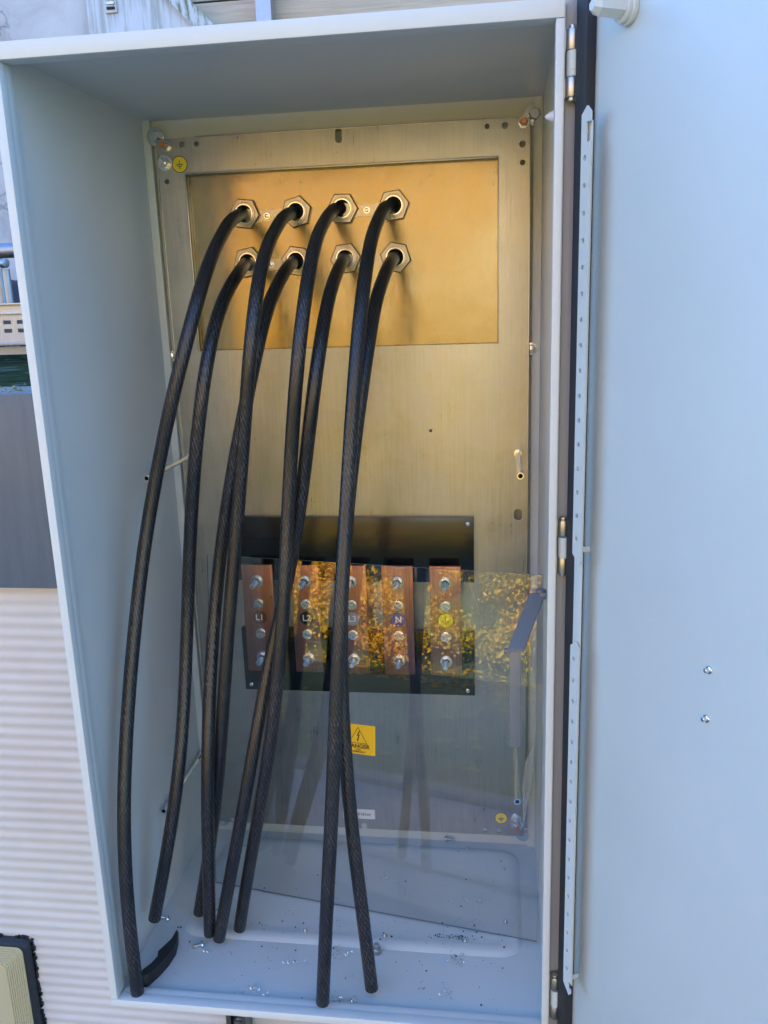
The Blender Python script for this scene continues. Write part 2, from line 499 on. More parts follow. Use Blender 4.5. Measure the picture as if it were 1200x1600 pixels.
# link tabs between pairs of nuts
for (i, j, fx) in ((0, 1, .42), (2, 3, .47), (4, 5, .47), (6, 7, .46)):
    a, b = npos[i], npos[j]; mb = MB(); poly = []
    z = (a.z + b.z) / 2; x0, x1 = a.x, b.x; xm = x0 + (x1 - x0) * fx
    for (x, dz) in ((x0, .012), (xm - .008, .008), (xm, .009), (xm + .008, .008), (x1, .012), (x1, -.012), (xm + .008, -.008), (xm, -.009), (xm - .008, -.008), (x0, -.012)):
        poly.append((x, YG - .0002, z - .004 + dz))
    mb.extrude_poly(poly, (0, -.0016, 0)); mb.build("link_tab", M_NUT, gland, smooth=0)
    mb = MB(); mb.lathe((xm, YG - .0018, z - .004), (0, -1, 0), [(0, .0048), (.0010, .0048), (.0010, .0030), (.0042, .0030), (.0046, .0024)], 14)
    mb.build("screw", M_ZINC, gland)
    
# ---------------------------------------------------------------- insulating strips and busbars
def strip(x0, x1, z0, z1, screws):
    mb = MB(); mb.box((x0, YP - .011, z0), (x1, YP - .0003, z1), bev=.0007)
    o = mb.build("insulating_strip", M_BLACKB, cab)
    for (px, py) in screws:
        p = at(px, py, 1, YP - .0112); mb = MB()
        mb.lathe((p.x, YP - .0112, p.z), (0, -1, 0), [(0, .0036), (.0012, .0034), (.0018, .0022), (.0010, .0012)], 12)
        mb.build("screw", M_ZINC, o)
Yb = YP - .011
b_l, b_r = at(383, 1060, 1, Yb).x, at(741, 950, 1, Yb).x
strip(b_l, b_r, at(600, 909, 1, Yb).z, at(600, 808, 1, Yb).z, [(731, 819)])
strip(b_l, b_r, at(600, 1083, 1, Yb).z, at(600, 985, 1, Yb).z, [(731, 1079), (393, 1069)])

def earth_symbol(mb, x, y, z, r, mi):
    for (dx, dz, w, h) in ((0, .30, .09, .62), (0, -.05, 1.15, .12), (0, -.30, .72, .11), (0, -.54, .34, .11)):
        mb.box((x + (dx - w / 2) * r, y - .0006, z + (dz - h / 2) * r), (x + (dx + w / 2) * r, y - .0002, z + (dz + h / 2) * r), mi)
def disc(mb, x, y, z, r, mi, th=.0008, n=28):
    mb.lathe((x, y, z), (0, -1, 0), [(0, r), (th, r * .985)], n, mi)
YF = YP - .036                                     # front face of the bars
BARS = [(376, 424.5, 'L1', M_L1), (453, 496, 'L2', M_L2), (523, 571, 'L3', M_L3), (595.5, 644.5, 'N', M_LN), (670.5, 719.5, 'E', M_YEL)]
barname = {'L1': 'copper terminal bar marked L1', 'L2': 'copper terminal bar marked L2', 'L3': 'copper terminal bar marked L3', 'N': 'copper terminal bar marked N', 'E': 'copper terminal bar with yellow earth marker'}
BX = {'L1': (402, 905), 'L2': (473, 905), 'L3': (546, 908), 'N': (619, 908), 'E': (694, 909)}
for (xa, xb, nm, lm) in BARS:
    za, zb = at(600, 884.5, 1, YF).z, at(600, 1053, 1, YF).z
    x0, x1 = at(xa, 882, 1, YF).x, at(xb, 882, 1, YF).x
    xc = (x0 + x1) / 2
    mb = MB(); mb.box((x0, YF, zb), (x1, YF + .006, za), bev=.0006)
    for zz in (za - .024, zb + .02):
        mb.lathe((xc, YF + .006, zz), (0, 1, 0), [(0, .009), (Yb - YF - .0062, .009)], 14, 1)
    bar = mb.build("busbar", [M_COP, M_BLACKB], cab); bar['label'] = barname[nm]
    k = (za - zb)
    for f_, kind in ((.145, 'bolt'), (.355, 'screw'), (.635, 'screw'), (.865, 'bolt')):
        zz = za - f_ * k; mb = MB()
        if kind == 'bolt':
            ph = random.uniform(0, 1)
            L = .022 if f_ < .5 else .017
            mb.lathe((xc, YF, zz), (0, -1, 0), [(0, .0100), (.0014, .0100), (.0018, .0095)], 24, 0)
            mb.lathe((xc, YF - .0018, zz), (0, -1, 0), [(0, .0082), (.0018, .0082)], 20, 0)
            mb.lathe((xc, YF - .0036, zz), (0, -1, 0), [(0, hexr(.0125)), (.0055, hexr(.0125)), (.0068, .0064)], 6, 0, phase=ph)
            th = [(0, .0046)]
            for q in range(int(L / .0012)):
                th += [(.0012 * q + .0004, .0040), (.0012 * q + .0010, .0046)]
            th += [(L + .0008, .0036)]
            mb.lathe((xc, YF - .0098, zz), (0, -1, 0), th, 14, 0)
            mb.build("bolt", M_ZINC, bar)
        else:
            mb.lathe((xc, YF, zz), (0, -1, 0), [(0, .0083), (.0011, .0083)], 22, 0)
            # slotted head: two half cheeks either side of the slot
            ang = R(random.uniform(-40, -20))
            for s in (-1, 1):
                poly = []
                for i in range(11):
                    a = math.pi * i / 10; xx, yy = math.cos(a) * .0066, .0012 + math.sin(a) * .0055
                    yy *= s
                    poly.append(Vector((xc + xx * math.cos(ang) - yy * math.sin(ang), YF - .0011, zz + xx * math.sin(ang) + yy * math.cos(ang))))
                mb.extrude_poly(poly, (0, -.0052, 0))
            mb.lathe((xc, YF - .0011, zz), (0, -1, 0), [(0, .0060), (.0012, .0060)], 16, 1)
            mb.build("screw", [M_ZINC, M_STEEL], bar, smooth=25)
    zz = za - .487 * k; mb = MB(); r = .0118
    disc(mb, xc, YF, zz, r, 0)
    if nm == 'E':
        mb.lathe((xc, YF, zz), (0, -1, 0), [(.0002, r * 1.07), (.0004, r * 1.07)], 28, 1)
        earth_symbol(mb, xc, YF - .0008, zz, r * .85, 1)
        mb.build("marker_label", [M_YEL, M_INK], bar, smooth=0)
    else:
        mb.text(nm, .0145, Matrix.Translation((xc, YF - .0011, zz)) @ FRONT, 1)
        mb.build("marker_label", [lm, M_WINK], bar, smooth=0)

# ---------------------------------------------------------------- earth labels, maker's label and studs on the plate
def earth_label(px, py, r):
    p = at(px, py, 1, YP); mb = MB(); disc(mb, p.x, YP - .0002, p.z, r, 0)
    mb.lathe((p.x, YP - .0002, p.z), (0, -1, 0), [(.0002, r * 1.08), (.0004, r * 1.08)], 28, 1)
    earth_symbol(mb, p.x, YP - .0010, p.z, r * .85, 1)
    mb.build("earth_label", [M_YEL, M_INK], pl, smooth=0)
earth_label(281, 257, .0112); earth_label(783, 1278, .0102)
a_, b_ = at(536, 1263, 1, YP), at(586, 1280, 1, YP)
mb = MB(); mb.box((a_.x, YP - .0006, b_.z), (b_.x, YP - .0002, a_.z), 0)
mb.text("0.20/161xv", .0078, Matrix.Translation(((a_.x + b_.x) / 2 + .004, YP - .0009, (a_.z + b_.z) / 2)) @ FRONT, 1)
mb.build("serial_label", [M_LABEL, M_INK], pl, smooth=0)

def hexbolt(name, px, py, y0, af, hh, wr, m, parent, tilt=(0, -1, 0), stud=0, studm=None, n=6):
    p = at(px, py, 1, y0); mb = MB(); a = Vector(tilt)
    mb.lathe(p, a, [(0, wr), (.0016, wr), (.0020, wr * .95)], 26, 0)
    mb.lathe(p + a * .002, a, [(0, hexr(af)), (hh, hexr(af)), (hh + .0016, af * .44)], n, 0, phase=random.random())
    if stud:
        mb.lathe(p + a * (.0036 + hh), a, [(0, .0042), (stud, .0042), (stud + .001, .0034)], 14, 1)
    return mb.build(name, [m, studm or m], parent, smooth=25)
hexbolt("corner_bolt", 243, 214, D - .012, .016, .007, .0135, M_ZINC, cab)
hexbolt("corner_bolt", 835, 179, D - .002, .016, .005, .0150, M_ZINC, cab)
hexbolt("corner_bolt", 818, 1303, D - .002, .016, .006, .0135, M_ZINC, cab)
hexbolt("corner_bolt", 349, 1281, D - .004, .014, .006, .0115, M_ZINC, cab)
hexbolt("stud_nut", 260, 229, YP, .011, .006, .0080, M_ZINC, pl, stud=.012, studm=M_COPTIP)
hexbolt("stud_nut", 258, 255, YP, .014, .007, .0115, M_ZINC, pl, stud=.006)
hexbolt("stud_nut", 818, 192, YP, .011, .005, .0080, M_ZINC, pl, stud=.006, studm=M_COPTIP)
hexbolt("stud_nut", 808, 1288, YP, .013, .008, .0105, M_ZINC, pl, stud=.010, studm=M_COPTIP)
hexbolt("stud_nut", 806, 1279, YP, .011, .007, .0090, M_ZINC, pl, stud=.004)
for (px, py) in ((267, 556), (830, 545)):
    p = at(px, py, 1, D - .006); mb = MB()
    mb.lathe((p.x, p.y, p.z), (0, -1, 0), [(0, .0095), (.0012, .0095), (.0016, .0066), (.0036, .0058), (.0044, .0040)], 20)
    mb.build("wall_screw", M_ZINC, cab)
# dowels at which the clear cover normally sits
def standoff(px, py, tip, rr=.0036):
    p = at(px, py, 1, YP); q = at(tip[0], tip[1], 1, .255)
    L = YP - .255
    mb = MB(); a = (q - p).normalized(); a = Vector((0, -1, 0))
    mb.lathe((p.x, YP, p.z), a, [(0, hexr(.0072)), (.150, hexr(.0072))], 6, 0, phase=.2)
    mb.lathe((p.x, YP, p.z), a, [(.150, .0050), (.178, .0050), (.178, .0032), (.164, .0030)], 16, 0)
    mb.lathe((p.x, YP, p.z), a, [(.1655, .0031)], 16, 1, True, False)
    mb.lathe((p.x, YP, p.z), a, [(0, .0062), (.003, .0062)], 16, 0)
    mb.build("standoff", [M_ZINC, M_HOLE], cab, smooth=25)
standoff(809, 708, (813, 750)); standoff(296, 713, (224, 752)); standoff(314, 1178, (290, 1225)); standoff(805, 1160, (812, 1265))

M_STAY = mat("dull blue grey steel", (0.20, 0.215, 0.23), .40, .3)
# bent stay on the right wall, in front of the clear sheet
br = MB()
p0, p1 = at(838, 927, 1, .150), at(803, 1014, 1, .085)
w0 = .010
top = [p0 + Vector((-.009, 0, 0)), p0 + Vector((.012, .004, .001)), p1 + Vector((.0125, 0, 0)), p1 + Vector((-.0085, -.002, 0))]
br.extrude_poly(top, (0, 0, -.004))
zb = at(806, 1165, 1, .090).z
br.box((p1.x - .0055, p1.y + .001, zb), (p1.x + .0090, p1.y + .005, p1.z - .0035), bev=.001)
br.box((p1.x - .0125, p1.y - .001, p1.z - .006), (p1.x - .0078, p1.y + .006, p1.z - .001), bev=.0008)
br.box((p0.x + .004, p0.y - .002, p0.z - .008), (W - .0003, p0.y + .016, p0.z + .001), bev=.001)
br.lathe((p0.x + .005, p0.y + .004, p0.z + .001), (0, 0, 1), [(0, .006), (.003, .006), (.004, .0045)], 16)
br.build("stay_bracket", M_STAY, cab, smooth=25)
wp = at(862, 182, 1, .05)
mb = MB(); mb.lathe((W - .0003, .05, wp.z), (-1, 0, 0), [(0, .008), (.003, .008), (.0045, .006), (.009, .0045), (.014, .0012)], 14)
mb.build("wall_plug", M_WHITEP, cab)
mb = MB(); lp = at(181, 1432, 0, 0.0)
mb.lathe((0.0002, lp.y, lp.z), (1, 0, 0), [(0, .0055), (.0012, .0052), (.0018, .004)], 14)
mb.build("wall_plug", M_WHITEP, cab)

# ---------------------------------------------------------------- hinges
def hinge(z, flip=1):
    x, y = W + .0092, .006
    g = MB(); s = flip
    def seg(z0, z1, r, mi, n=18):
        zz = sorted((z + z0 * s, z + z1 * s))
        g.lathe((x, y, zz[0]), (0, 0, 1), [(0, r * .93), (.0008, r), (zz[1] - zz[0] - .0008, r), (zz[1] - zz[0], r * .93)], n, mi)
    seg(.012, .031, .0062, 0); seg(-.031, -.013, .0062, 0)
    seg(.0305, .0345, .0036, 0); seg(-.0345, -.0305, .0042, 0)
    g.box((x - .0080, y + .001, z - .031), (x - .003, y + .009, z - .013), 0, .001)
    g.box((x - .0080, y + .001, z + .012), (x - .003, y + .009, z + .031), 0, .001)
    g.box((x - .0085, y + .004, z - .0125), (x - .0068, y + .0095, z + .0115), 0, .0006)
    hg = g.build("hinge", M_BRASS if z < .8 else M_ZB, cab)
    s2 = MB()
    s2.lathe((x + .0012, y, z - .0125), (0, 0, 1), [(0, .0062), (.0008, .0068), (.0055, .0068), (.006, .0064), (.0065, .0068), (.0232, .0068), (.0240, .0062)], 20)
    s2.build("hinge_sleeve", M_DOOR, hg)
M_ZB = mat("plated hinge steel", (0.60, 0.60, 0.60), 0.42, 1.0)
hz = [at(893, 97, 1, 0).z, at(874, 856, 1, 0).z, at(862, 1562, 1, 0).z]
hinge(hz[0]); hinge(hz[1], -1); hinge(hz[2], -1)

# ---------------------------------------------------------------- door, swung open
PHI = R(118)
HX = Vector((W + .024, 0.0, 0))
dv = Vector((-math.cos(PHI), -math.sin(PHI), 0)); nv = Vector((-math.sin(PHI), math.cos(PHI), 0))
DM = Matrix(((dv.x, nv.x, 0, HX.x), (dv.y, nv.y, 0, HX.y), (0, 0, 1, 0), (0, 0, 0, 1)))   # u along the door, w off its inner face
def dbox(mb, lo, hi, mi=0, bev=0.0): return mb.box(lo, hi, mi, bev, DM)
mb = MB()
dbox(mb, (-.006, -.018, -.03), (.60, -.0002, H + .03), 0, .0015)
door = mb.build("door", M_DOOR, cab); door['label'] = "open light grey door seen from its inner face"
mb = MB()
dbox(mb, (-.0045, 0, -.03), (.0150, .0115, H + .03), 0, .0025)
mb.build("gasket", M_RUBBER, door)
RW = .0215
RU0, RU1 = .0245, .0400
def upoint(px, py, w): return DM.inverted() @ at_plane(px, py, HX + nv * w, nv)
def rail(zt, zb, skip=None):
    u0, u1, w = RU0, RU1, RW
    mb = MB()
    poly = [(u0, w, zb + .010), (u0, w, zt - .004), (u0 + .009, w, zt + .003), (u1, w, zt - .003), (u1, w, zb + .004), (u1 - .003, w, zb)]
    mb.extrude_poly([DM @ Vector(q) for q in poly], nv * -.0018)
    o = mb.build("stiffening_rail", M_DOOR, door, smooth=0)
    cut = MB(); n = int((zt - zb) / .0255)
    for k in range(n):
        z = zt - .018 - k * .0255
        if z < zb + .012: break
        if skip and abs(z - skip) < .014: continue
        c = DM @ Vector(((u0 + u1) / 2 - .001, w + .002, z))
        cut.lathe(c, -nv, [(0, .0026), (.006, .0026)], 12)
    wb = MB()
    dbox(wb, (u0 + .0008, .0002, zb + .010), (u0 + .0022, w - .0021, zb + .016), 0)
    wb.build("rail_foot", M_DOOR, door, smooth=0)
    return o, cut
def cutobj(o, cut, m):
    c = cut.build("cutter", m, None, smooth=0)
    md = o.modifiers.new("b", 'BOOLEAN'); md.object = c; md.operation = 'DIFFERENCE'; md.solver = 'EXACT'
    me = bpy.data.meshes.new_from_object(o.evaluated_get(bpy.context.evaluated_depsgraph_get()))
    o.modifiers.clear(); o.data = me; me.materials.clear(); me.materials.append(m)
    bpy.data.objects.remove(c)
zt1, zb1 = upoint(922, 168, RW).z, upoint(910, 886, RW).z
zt2, zb2 = upoint(903, 1010, RW).z, upoint(890, 1557, RW).z
nz = upoint(925, 203, RW).z
o1, c1 = rail(zt1, zb1, nz)
c1.box((RU1 - .0075, .012, nz - .009), (RU1 + .006, .032, nz + .009), 0, 0, DM)
cutobj(o1, c1, M_DOOR)
nz = upoint(890, 1540, RW).z
o2, c2 = rail(zt2, zb2, nz)
c2.box((RU1 - .0045, .012, nz - .006), (RU1 + .006, .032, nz + .004), 0, 0, DM)
cutobj(o2, c2, M_DOOR)
mb = MB(); dbox(mb, (.0215, .0150, zb2 + .01), (.0355, .0168, zt1 - .01), 0, .0005); mb.build("rail_base", M_DOOR, door)
# bumper bolt near the top hinge corner
pb = upoint(984, 14, 0.0)
mb = MB(); P = DM @ Vector((pb.x, 0.0002, pb.z))
mb.lathe(P, nv, [(0, .0140), (.004, .0140), (.005, .0125), (.009, .0125), (.010, .0105)], 22, 0)
mb.lathe(P + nv * .010, nv, [(0, hexr(.0165)), (.024, hexr(.0155)), (.030, .0045)], 6, 0, phase=.3)
mb.build("bumper_bolt", M_DOOR, door, smooth=25)
for (px, py) in ((1108, 1047), (1104, 1123)):
    q = upoint(px, py, 0.0); mb = MB(); P = DM @ Vector((q.x, .0002, q.z))
    mb.lathe(P, nv, [(0, .0040), (.0008, .0036), (.0012, .0024), (.0045, .0022), (.0050, .0016)], 12, 0)
    mb.build("weld_stud", M_ZINC, door)

# ---------------------------------------------------------------- clear acrylic sheet leaning inside, with its warning sign
AL, AR = at(337, 1383, 2, 0), at(843, 1477, 2, 0)
AL.z = AR.z = .0048
ua = (AR - AL).normalized(); nh = Vector((ua.y, -ua.x, 0)).normalized()
if nh.y > 0: nh = -nh
th = R(6.5)
upa = Vector((0, 0, 1)) * math.cos(th) - nh * math.sin(th)
na = ua.cross(upa).normalized()
if na.y > 0: na = -na
width = (AR - AL).length
tl = at_plane(309, 868, AL, na); tr = at_plane(853, 897, AL, na)
hgt = ((tl - AL).dot(upa) + (tr - AL).dot(upa)) / 2
wid = min((tr - AL).dot(ua), width) + .001
sheet = thing("acrylic_sheet", "clear acrylic cover sheet leaning in front of the copper terminals", "cover sheet", (AL + AR) / 2)
mb = MB()
def ap(u, v, d): return AL + ua * u + upa * v - na * d
t3 = .003
c = [ap(0, 0, 0), ap(wid, 0, 0), ap(wid, hgt, 0), ap(0, hgt, 0), ap(0, 0, t3), ap(wid, 0, t3), ap(wid, hgt, t3), ap(0, hgt, t3)]
mb.add(c, [[0, 1, 2, 3], [5, 4, 7, 6]], 0)
mb.add(c, [[0, 4, 5, 1], [1, 5, 6, 2], [2, 6, 7, 3], [3, 7, 4, 0]], 1)
mb.build("pane", [M_ACR, M_ACREDGE], sheet, smooth=0)
# warning sign: corners measured on the sheet
s_tr = at_plane(586.5, 1135, AL, na); s_br = at_plane(585.5, 1181, AL, na)
u1 = (s_tr - AL).dot(ua); v1 = (s_tr - AL).dot(upa); v0 = (s_br - AL).dot(upa)
hs = v1 - v0; ws = hs * 1.17
SM = Matrix(((ua.x, upa.x, na.x, 0), (ua.y, upa.y, na.y, 0), (ua.z, upa.z, na.z, 0), (0, 0, 0, 1)))
def sgn(u, v, d): return AL + ua * u + upa * v + na * d
mb = MB(); so = .0008
base = [sgn(u1 - ws, v0, .0003), sgn(u1, v0, .0003), sgn(u1, v1, .0003), sgn(u1 - ws, v1, .0003)]
mb.extrude_poly(base, na * .0005, 0)
cu_ = u1 - ws * .5
def tri(u, v, r): return [(u - r * .80, v), (u + r * .80, v), (u, v + r * 1.40)]
yb = v0 + hs * .365
A3 = [Vector((a, b)) for a, b in tri(cu_, yb, hs * .40)]
cen = sum(A3, Vector((0, 0))) / 3
for i in range(3):
    p, q = A3[i], A3[(i + 1) % 3]
    pi, qi = p + (cen - p) * .09, q + (cen - q) * .09
    mb.add([sgn(p.x, p.y, .0011), sgn(q.x, q.y, .0011), sgn(qi.x, qi.y, .0011), sgn(pi.x, pi.y, .0011)], [[0, 1, 2, 3]], 1)
bolt = [(.05, .30), (-.10, .02), (.02, .05), (-.05, -.16), (-.09, -.12), (-.03, -.30), (.06, -.16), (.02, -.17), (.12, .12), (.01, .09), (.14, .30)]
mb.add([sgn(cu_ + x * hs * .52, yb + hs * .235 + y * hs * .60, .0011) for x, y in bolt], [list(range(len(bolt)))], 1)
for (s, size, dv_) in (("DANGER", .172, .265), ("LIVE", .085, .150), ("TERMINALS", .085, .075)):
    M4 = Matrix.Translation(sgn(cu_, v0 + hs * dv_, .0011)) @ SM
    mb.text(s, hs * size * 1.12, M4, 1)
    if s == "DANGER":
        mb.text(s, hs * size * 1.12, Matrix.Translation(sgn(cu_ + .0002, v0 + hs * dv_, .00112)) @ SM, 1)
mb.build("warning_sign", [M_SIGN, M_INK], sheet, smooth=0)

# cloudy translucent strip behind the sheet by the right wall
f0 = [(834, 1163), (821, 1190), (816, 1225), (818, 1290), (829, 1230), (833, 1195)]
mb = MB(); mb.extrude_poly([at(x, y, 1, YP - .012) for x, y in f0], (0, -.0006, 0))
tag(mb.build("cloudy_strip", M_CLOUDY, None, smooth=0), "cloudy white translucent strip by the lower right earth stud", "film")

# ---------------------------------------------------------------- cables
PATHS = {
 'A': [(382,334),(360,346),(340,372),(328,404),(318,436),(308,470),(298,506),(288,546),(274,602),(264,645),(254.6,687),(244,751),(229,815),(219.5,896),(213,960),(201.7,1060),(195,1160),(192.3,1257),(193,1315),(196.4,1392),(203,1468),(215,1553)],
 'B': [(388,410),(372,428),(356,448),(342,480),(333,516),(324,560),(316,605),(306.6,687),(299,772),(295.5,875),(292.7,960),(290.2,1060),(286.5,1127),(282.3,1193),(271,1277),(257.7,1353),(241,1437)],
 'C': [(463,331),(443,340),(427,358),(414,388),(406.7,420),(401,455),(395.5,500),(390,548),(385.5,617),(380,702),(373.5,787),(366,872),(357.5,960),(351,1060),(346,1160),(341,1230),(331.5,1315),(319,1372),(311,1427)],
 'D': [(463,408),(448,420),(432,444),(420,471),(410.7,505),(402,540),(392,590),(376,673),(364,730),(354,787),(343,868),(334,960),(327,1060),(324,1160),(323.3,1257),(324.8,1315),(326.5,1391),(328,1460)],
 'E': [(535,326),(520,329),(505,342),(495,366),(488,396),(482,428),(476,470),(470,513),(465.5,558),(461,617),(457.5,660),(453.5,730),(449,815),(446.5,880),(443.5,960),(436,1060),(424,1160),(409,1257),(394.6,1315),(383,1391),(374,1452)],
 'F': [(540,404),(532,414),(521,433),(514.5,460),(508,492),(501,532),(496,566),(489.5,617),(484.5,655),(477,730),(467.5,812),(456,880),(438,960),(426,1010),(415,1060),(398,1160),(385,1240),(370,1315),(355.5,1391),(342,1468)],
 'G': [(615,321),(600,326.5),(587,345),(580,369),(574.7,401),(570,433),(565,473),(561,508),(557,553),(552.5,617),(550,650),(544.5,730),(540,815),(535.8,890),(532,960),(526.7,1060),(522.5,1160),(520,1240),(516,1315),(512,1391),(508,1468),(504,1568)],
 'H': [(618,402),(608,414),(597,436),(589,460),(582.7,492),(577,527),(570.7,566),(564,617),(558,655),(549,730),(541.5,806),(536,880),(531,960),(531,1060),(537.5,1160),(544,1240),(551,1315),(562,1391),(572,1468),(581,1546)],
}
YEND = {'A': .012, 'B': .095, 'C': .165, 'D': .128, 'E': .146, 'F': .120, 'G': .018, 'H': .048}
YOFF = {'A': .055, 'B': .080, 'C': .078, 'D': .106, 'E': .052, 'F': .078, 'G': .006, 'H': .028}
YMID = {'A': .045, 'B': .100, 'C': .080, 'D': .070, 'E': .075, 'F': .085, 'G': .048, 'H': .066}
LAB = {
 'A': "black stranded power cable bowing nearest the left wall, its end over the front lip",
 'B': "black stranded power cable ending above the loose screw beside the left wall",
 'C': "black stranded power cable from second upper gland, its end furthest back in the cabinet",
 'D': "black stranded power cable from second lower gland crossing in front of its neighbour low down",
 'E': "black stranded power cable from third upper gland ending by the floor cover's front ridge",
 'F': "black stranded power cable from third lower gland, its end touching a neighbour's on the left",
 'G': "long black stranded power cable from the fourth upper gland, reaching the front lip",
 'H': "black stranded power cable from the fourth lower gland, splaying right at its end",
}
DROP = [(0, .412), (4, .372), (14, .315), (38, .262), (70, .215), (105, .186), (160, .155), (220, .132), (300, .112)]
def interp(t, tab):
    for (a, ya), (b, yb) in zip(tab, tab[1:]):
        if t <= b: return ya + (yb - ya) * (t - a) / (b - a)
    return tab[-1][1]
RC = .0093
for key, pts in PATHS.items():
    n = len(pts); y0 = pts[0][1]; yl = pts[-1][1]
    ctrl = []
    for i, (px, py) in enumerate(pts):
        dr = py - y0
        tot = yl - y0
        y = interp(max(dr, 0), DROP)
        tab = [(0, 0), (300, 0), (tot * .55, 1), (tot, 1)]
        if dr > 300:
            q = (dr - 300) / (tot - 300)
            if q < .45:
                s = q / .45; s = s * s * (3 - 2 * s); y = .112 + (YMID[key] - .112) * (s if True else 0)
            else:
                s = (q - .45) / .55; s = s * s * (3 - 2 * s); y = YMID[key] + (YEND[key] - YMID[key]) * s
        f_ = min(max((dr - 120) / 380, 0), 1); f_ = f_ * f_ * (3 - 2 * f_)
        g_ = min(max((1290 - py) / 330, 0), 1); f_ *= g_ * g_ * (3 - 2 * g_)
        ctrl.append(at(px, py, 1, y + YOFF[key] * f_))
    ctrl[0] = Vector((ctrl[0].x, YG - .001, ctrl[0].z))
    # smooth the hand-measured points a little, then a Catmull-Rom curve through them
    for _ in range(2):
        c2 = ctrl[:]
        for i in range(2, n - 1): c2[i] = ctrl[i] * .5 + (ctrl[i - 1] + ctrl[i + 1]) * .25
        ctrl = c2
    P = [ctrl[0] * 2 - ctrl[1]] + ctrl + [ctrl[-1] * 2 - ctrl[-2]]
    out = []
    for i in range(1, len(P) - 2):
        for k in range(6):
            t = k / 6; a, b, c, d = P[i - 1], P[i], P[i + 1], P[i + 2]
            out.append(.5 * ((2 * b) + (c - a) * t + (2 * a - 5 * b + 4 * c - d) * t * t + (3 * b - a - 3 * c + d) * t ** 3))
    out.append(ctrl[-1])
    mb = MB(); mb.tube(out, RC, 20)
    o = mb.build("power_cable", M_CABLE, None, smooth=40, origin=ctrl[-1])
    tag(o, LAB[key], "cable", "power cables hanging from the gland plate")

# ---------------------------------------------------------------- loose things on the cabinet floor
def loose_screw(px, py, ang, L, label, z=.0046, r=.0026):
    p = at(px, py, 2, z); a = R(ang); d = Vector((math.cos(a), math.sin(a), .10)).normalized()
    p = Vector((p.x, p.y, z + r * 1.3)); mb = MB()
    mb.lathe(p, -d, [(0, .0062), (.0018, .0060), (.0040, .0042), (.0046, .0022)], 16)
    th = [(0, r)]
    for q in range(int(L / .0016)): th += [(.0016 * q + .0005, r * .84), (.0016 * q + .0012, r)]
    mb.lathe(p, d, th + [(L, r * .6)], 12)
    return tag(mb.build("loose_screw", M_ZINC, None, smooth=30, origin=p), label, "screw", "loose screws on the cabinet floor")
loose_screw(699, 1313, -12, .014, "loose zinc screw lying at the back of the floor under the earth label")
loose_screw(262, 1438, 172, .020, "loose zinc screw lying beside a cable end near the left wall", z=.0005)
loose_screw(315, 1479, 205, .014, "loose zinc screw with curled swarf near the black rubber scrap", z=.0005)
p = at(589, 1488, 2, .001); mb = MB()
mb.lathe((p.x, p.y, .001), (0, 0, 1), [(0, hexr(.0125)), (.0065, hexr(.0125)), (.0078, .0058)], 6)
mb.lathe((p.x, p.y, .008), (0, 0, 1), [(0, .0042), (.007, .0042), (.0078, .0034)], 12)
tag(mb.build("loose_bolt", M_STEEL, None, smooth=30, origin=p), "small dark upright bolt behind the end of the rightmost cable", "bolt")

def swarf(px, py, n, spread, label, seed):
    rnd = random.Random(seed); mb = MB(); c = at(px, py, 2, .002)
    zf = .0048 if (.07 < c.x < .55 and .16 < c.y < .37) else .0008
    for k in range(n):
        rad = rnd.uniform(.0018, .0045); turns = rnd.uniform(.5, 1.6); pitch = rnd.uniform(.001, .003)
        ang = rnd.uniform(0, 6.28); ax = Vector((math.cos(ang), math.sin(ang), rnd.uniform(-.1, .2))).normalized()
        u = Vector((0, 0, 1)); u = (u - ax * u.dot(ax)).normalized(); w = ax.cross(u)
        o = Vector((c.x + rnd.gauss(0, spread), c.y + rnd.gauss(0, spread * .5), zf + rad * .9))
        pts, m = [], 12
        for i in range(m + 1):
            t = i / m * turns * 6.28
            pts.append(o + ax * (pitch * t) + (u * math.cos(t) + w * math.sin(t)) * rad)
        vs, fs = [], []
        for q in pts: vs += [q, q + ax * .0009 + Vector((0, 0, .0003))]
        for i in range(m): fs.append([2 * i, 2 * i + 1, 2 * i + 3, 2 * i + 2])
        mb.add(vs, fs)
    o = mb.build("metal_swarf", M_SHAV, None, smooth=0)
    return tag(o, label, "swarf", kind="stuff")
swarf(714, 1503, 9, .006, "bright clump of curled metal swarf on the front floor", 1)
swarf(746, 1411, 7, .012, "short row of silvery swarf curls in the middle of the floor cover", 2)
swarf(600, 1374, 4, .005, "few silvery swarf curls behind the splayed cables", 3)
swarf(395, 1548, 8, .020, "scattered silvery swarf along the front lip on the left", 4)
swarf(530, 1560, 9, .014, "scattered silvery swarf between the two longest cable ends", 5)
swarf(534, 1490, 6, .012, "thin swarf slivers between the two splayed cables", 6)
swarf(322, 1490, 2, .004, "swarf curl under the loose screw", 7)
swarf(806, 1442, 4, .006, "thin swarf thread by the right rim of the floor cover", 8)
swarf(455, 1500, 5, .016, "loose silvery swarf on the front floor left of the longest cable", 9)
swarf(690, 1555, 6, .018, "thinly spread silvery swarf by the front lip on the right", 10)
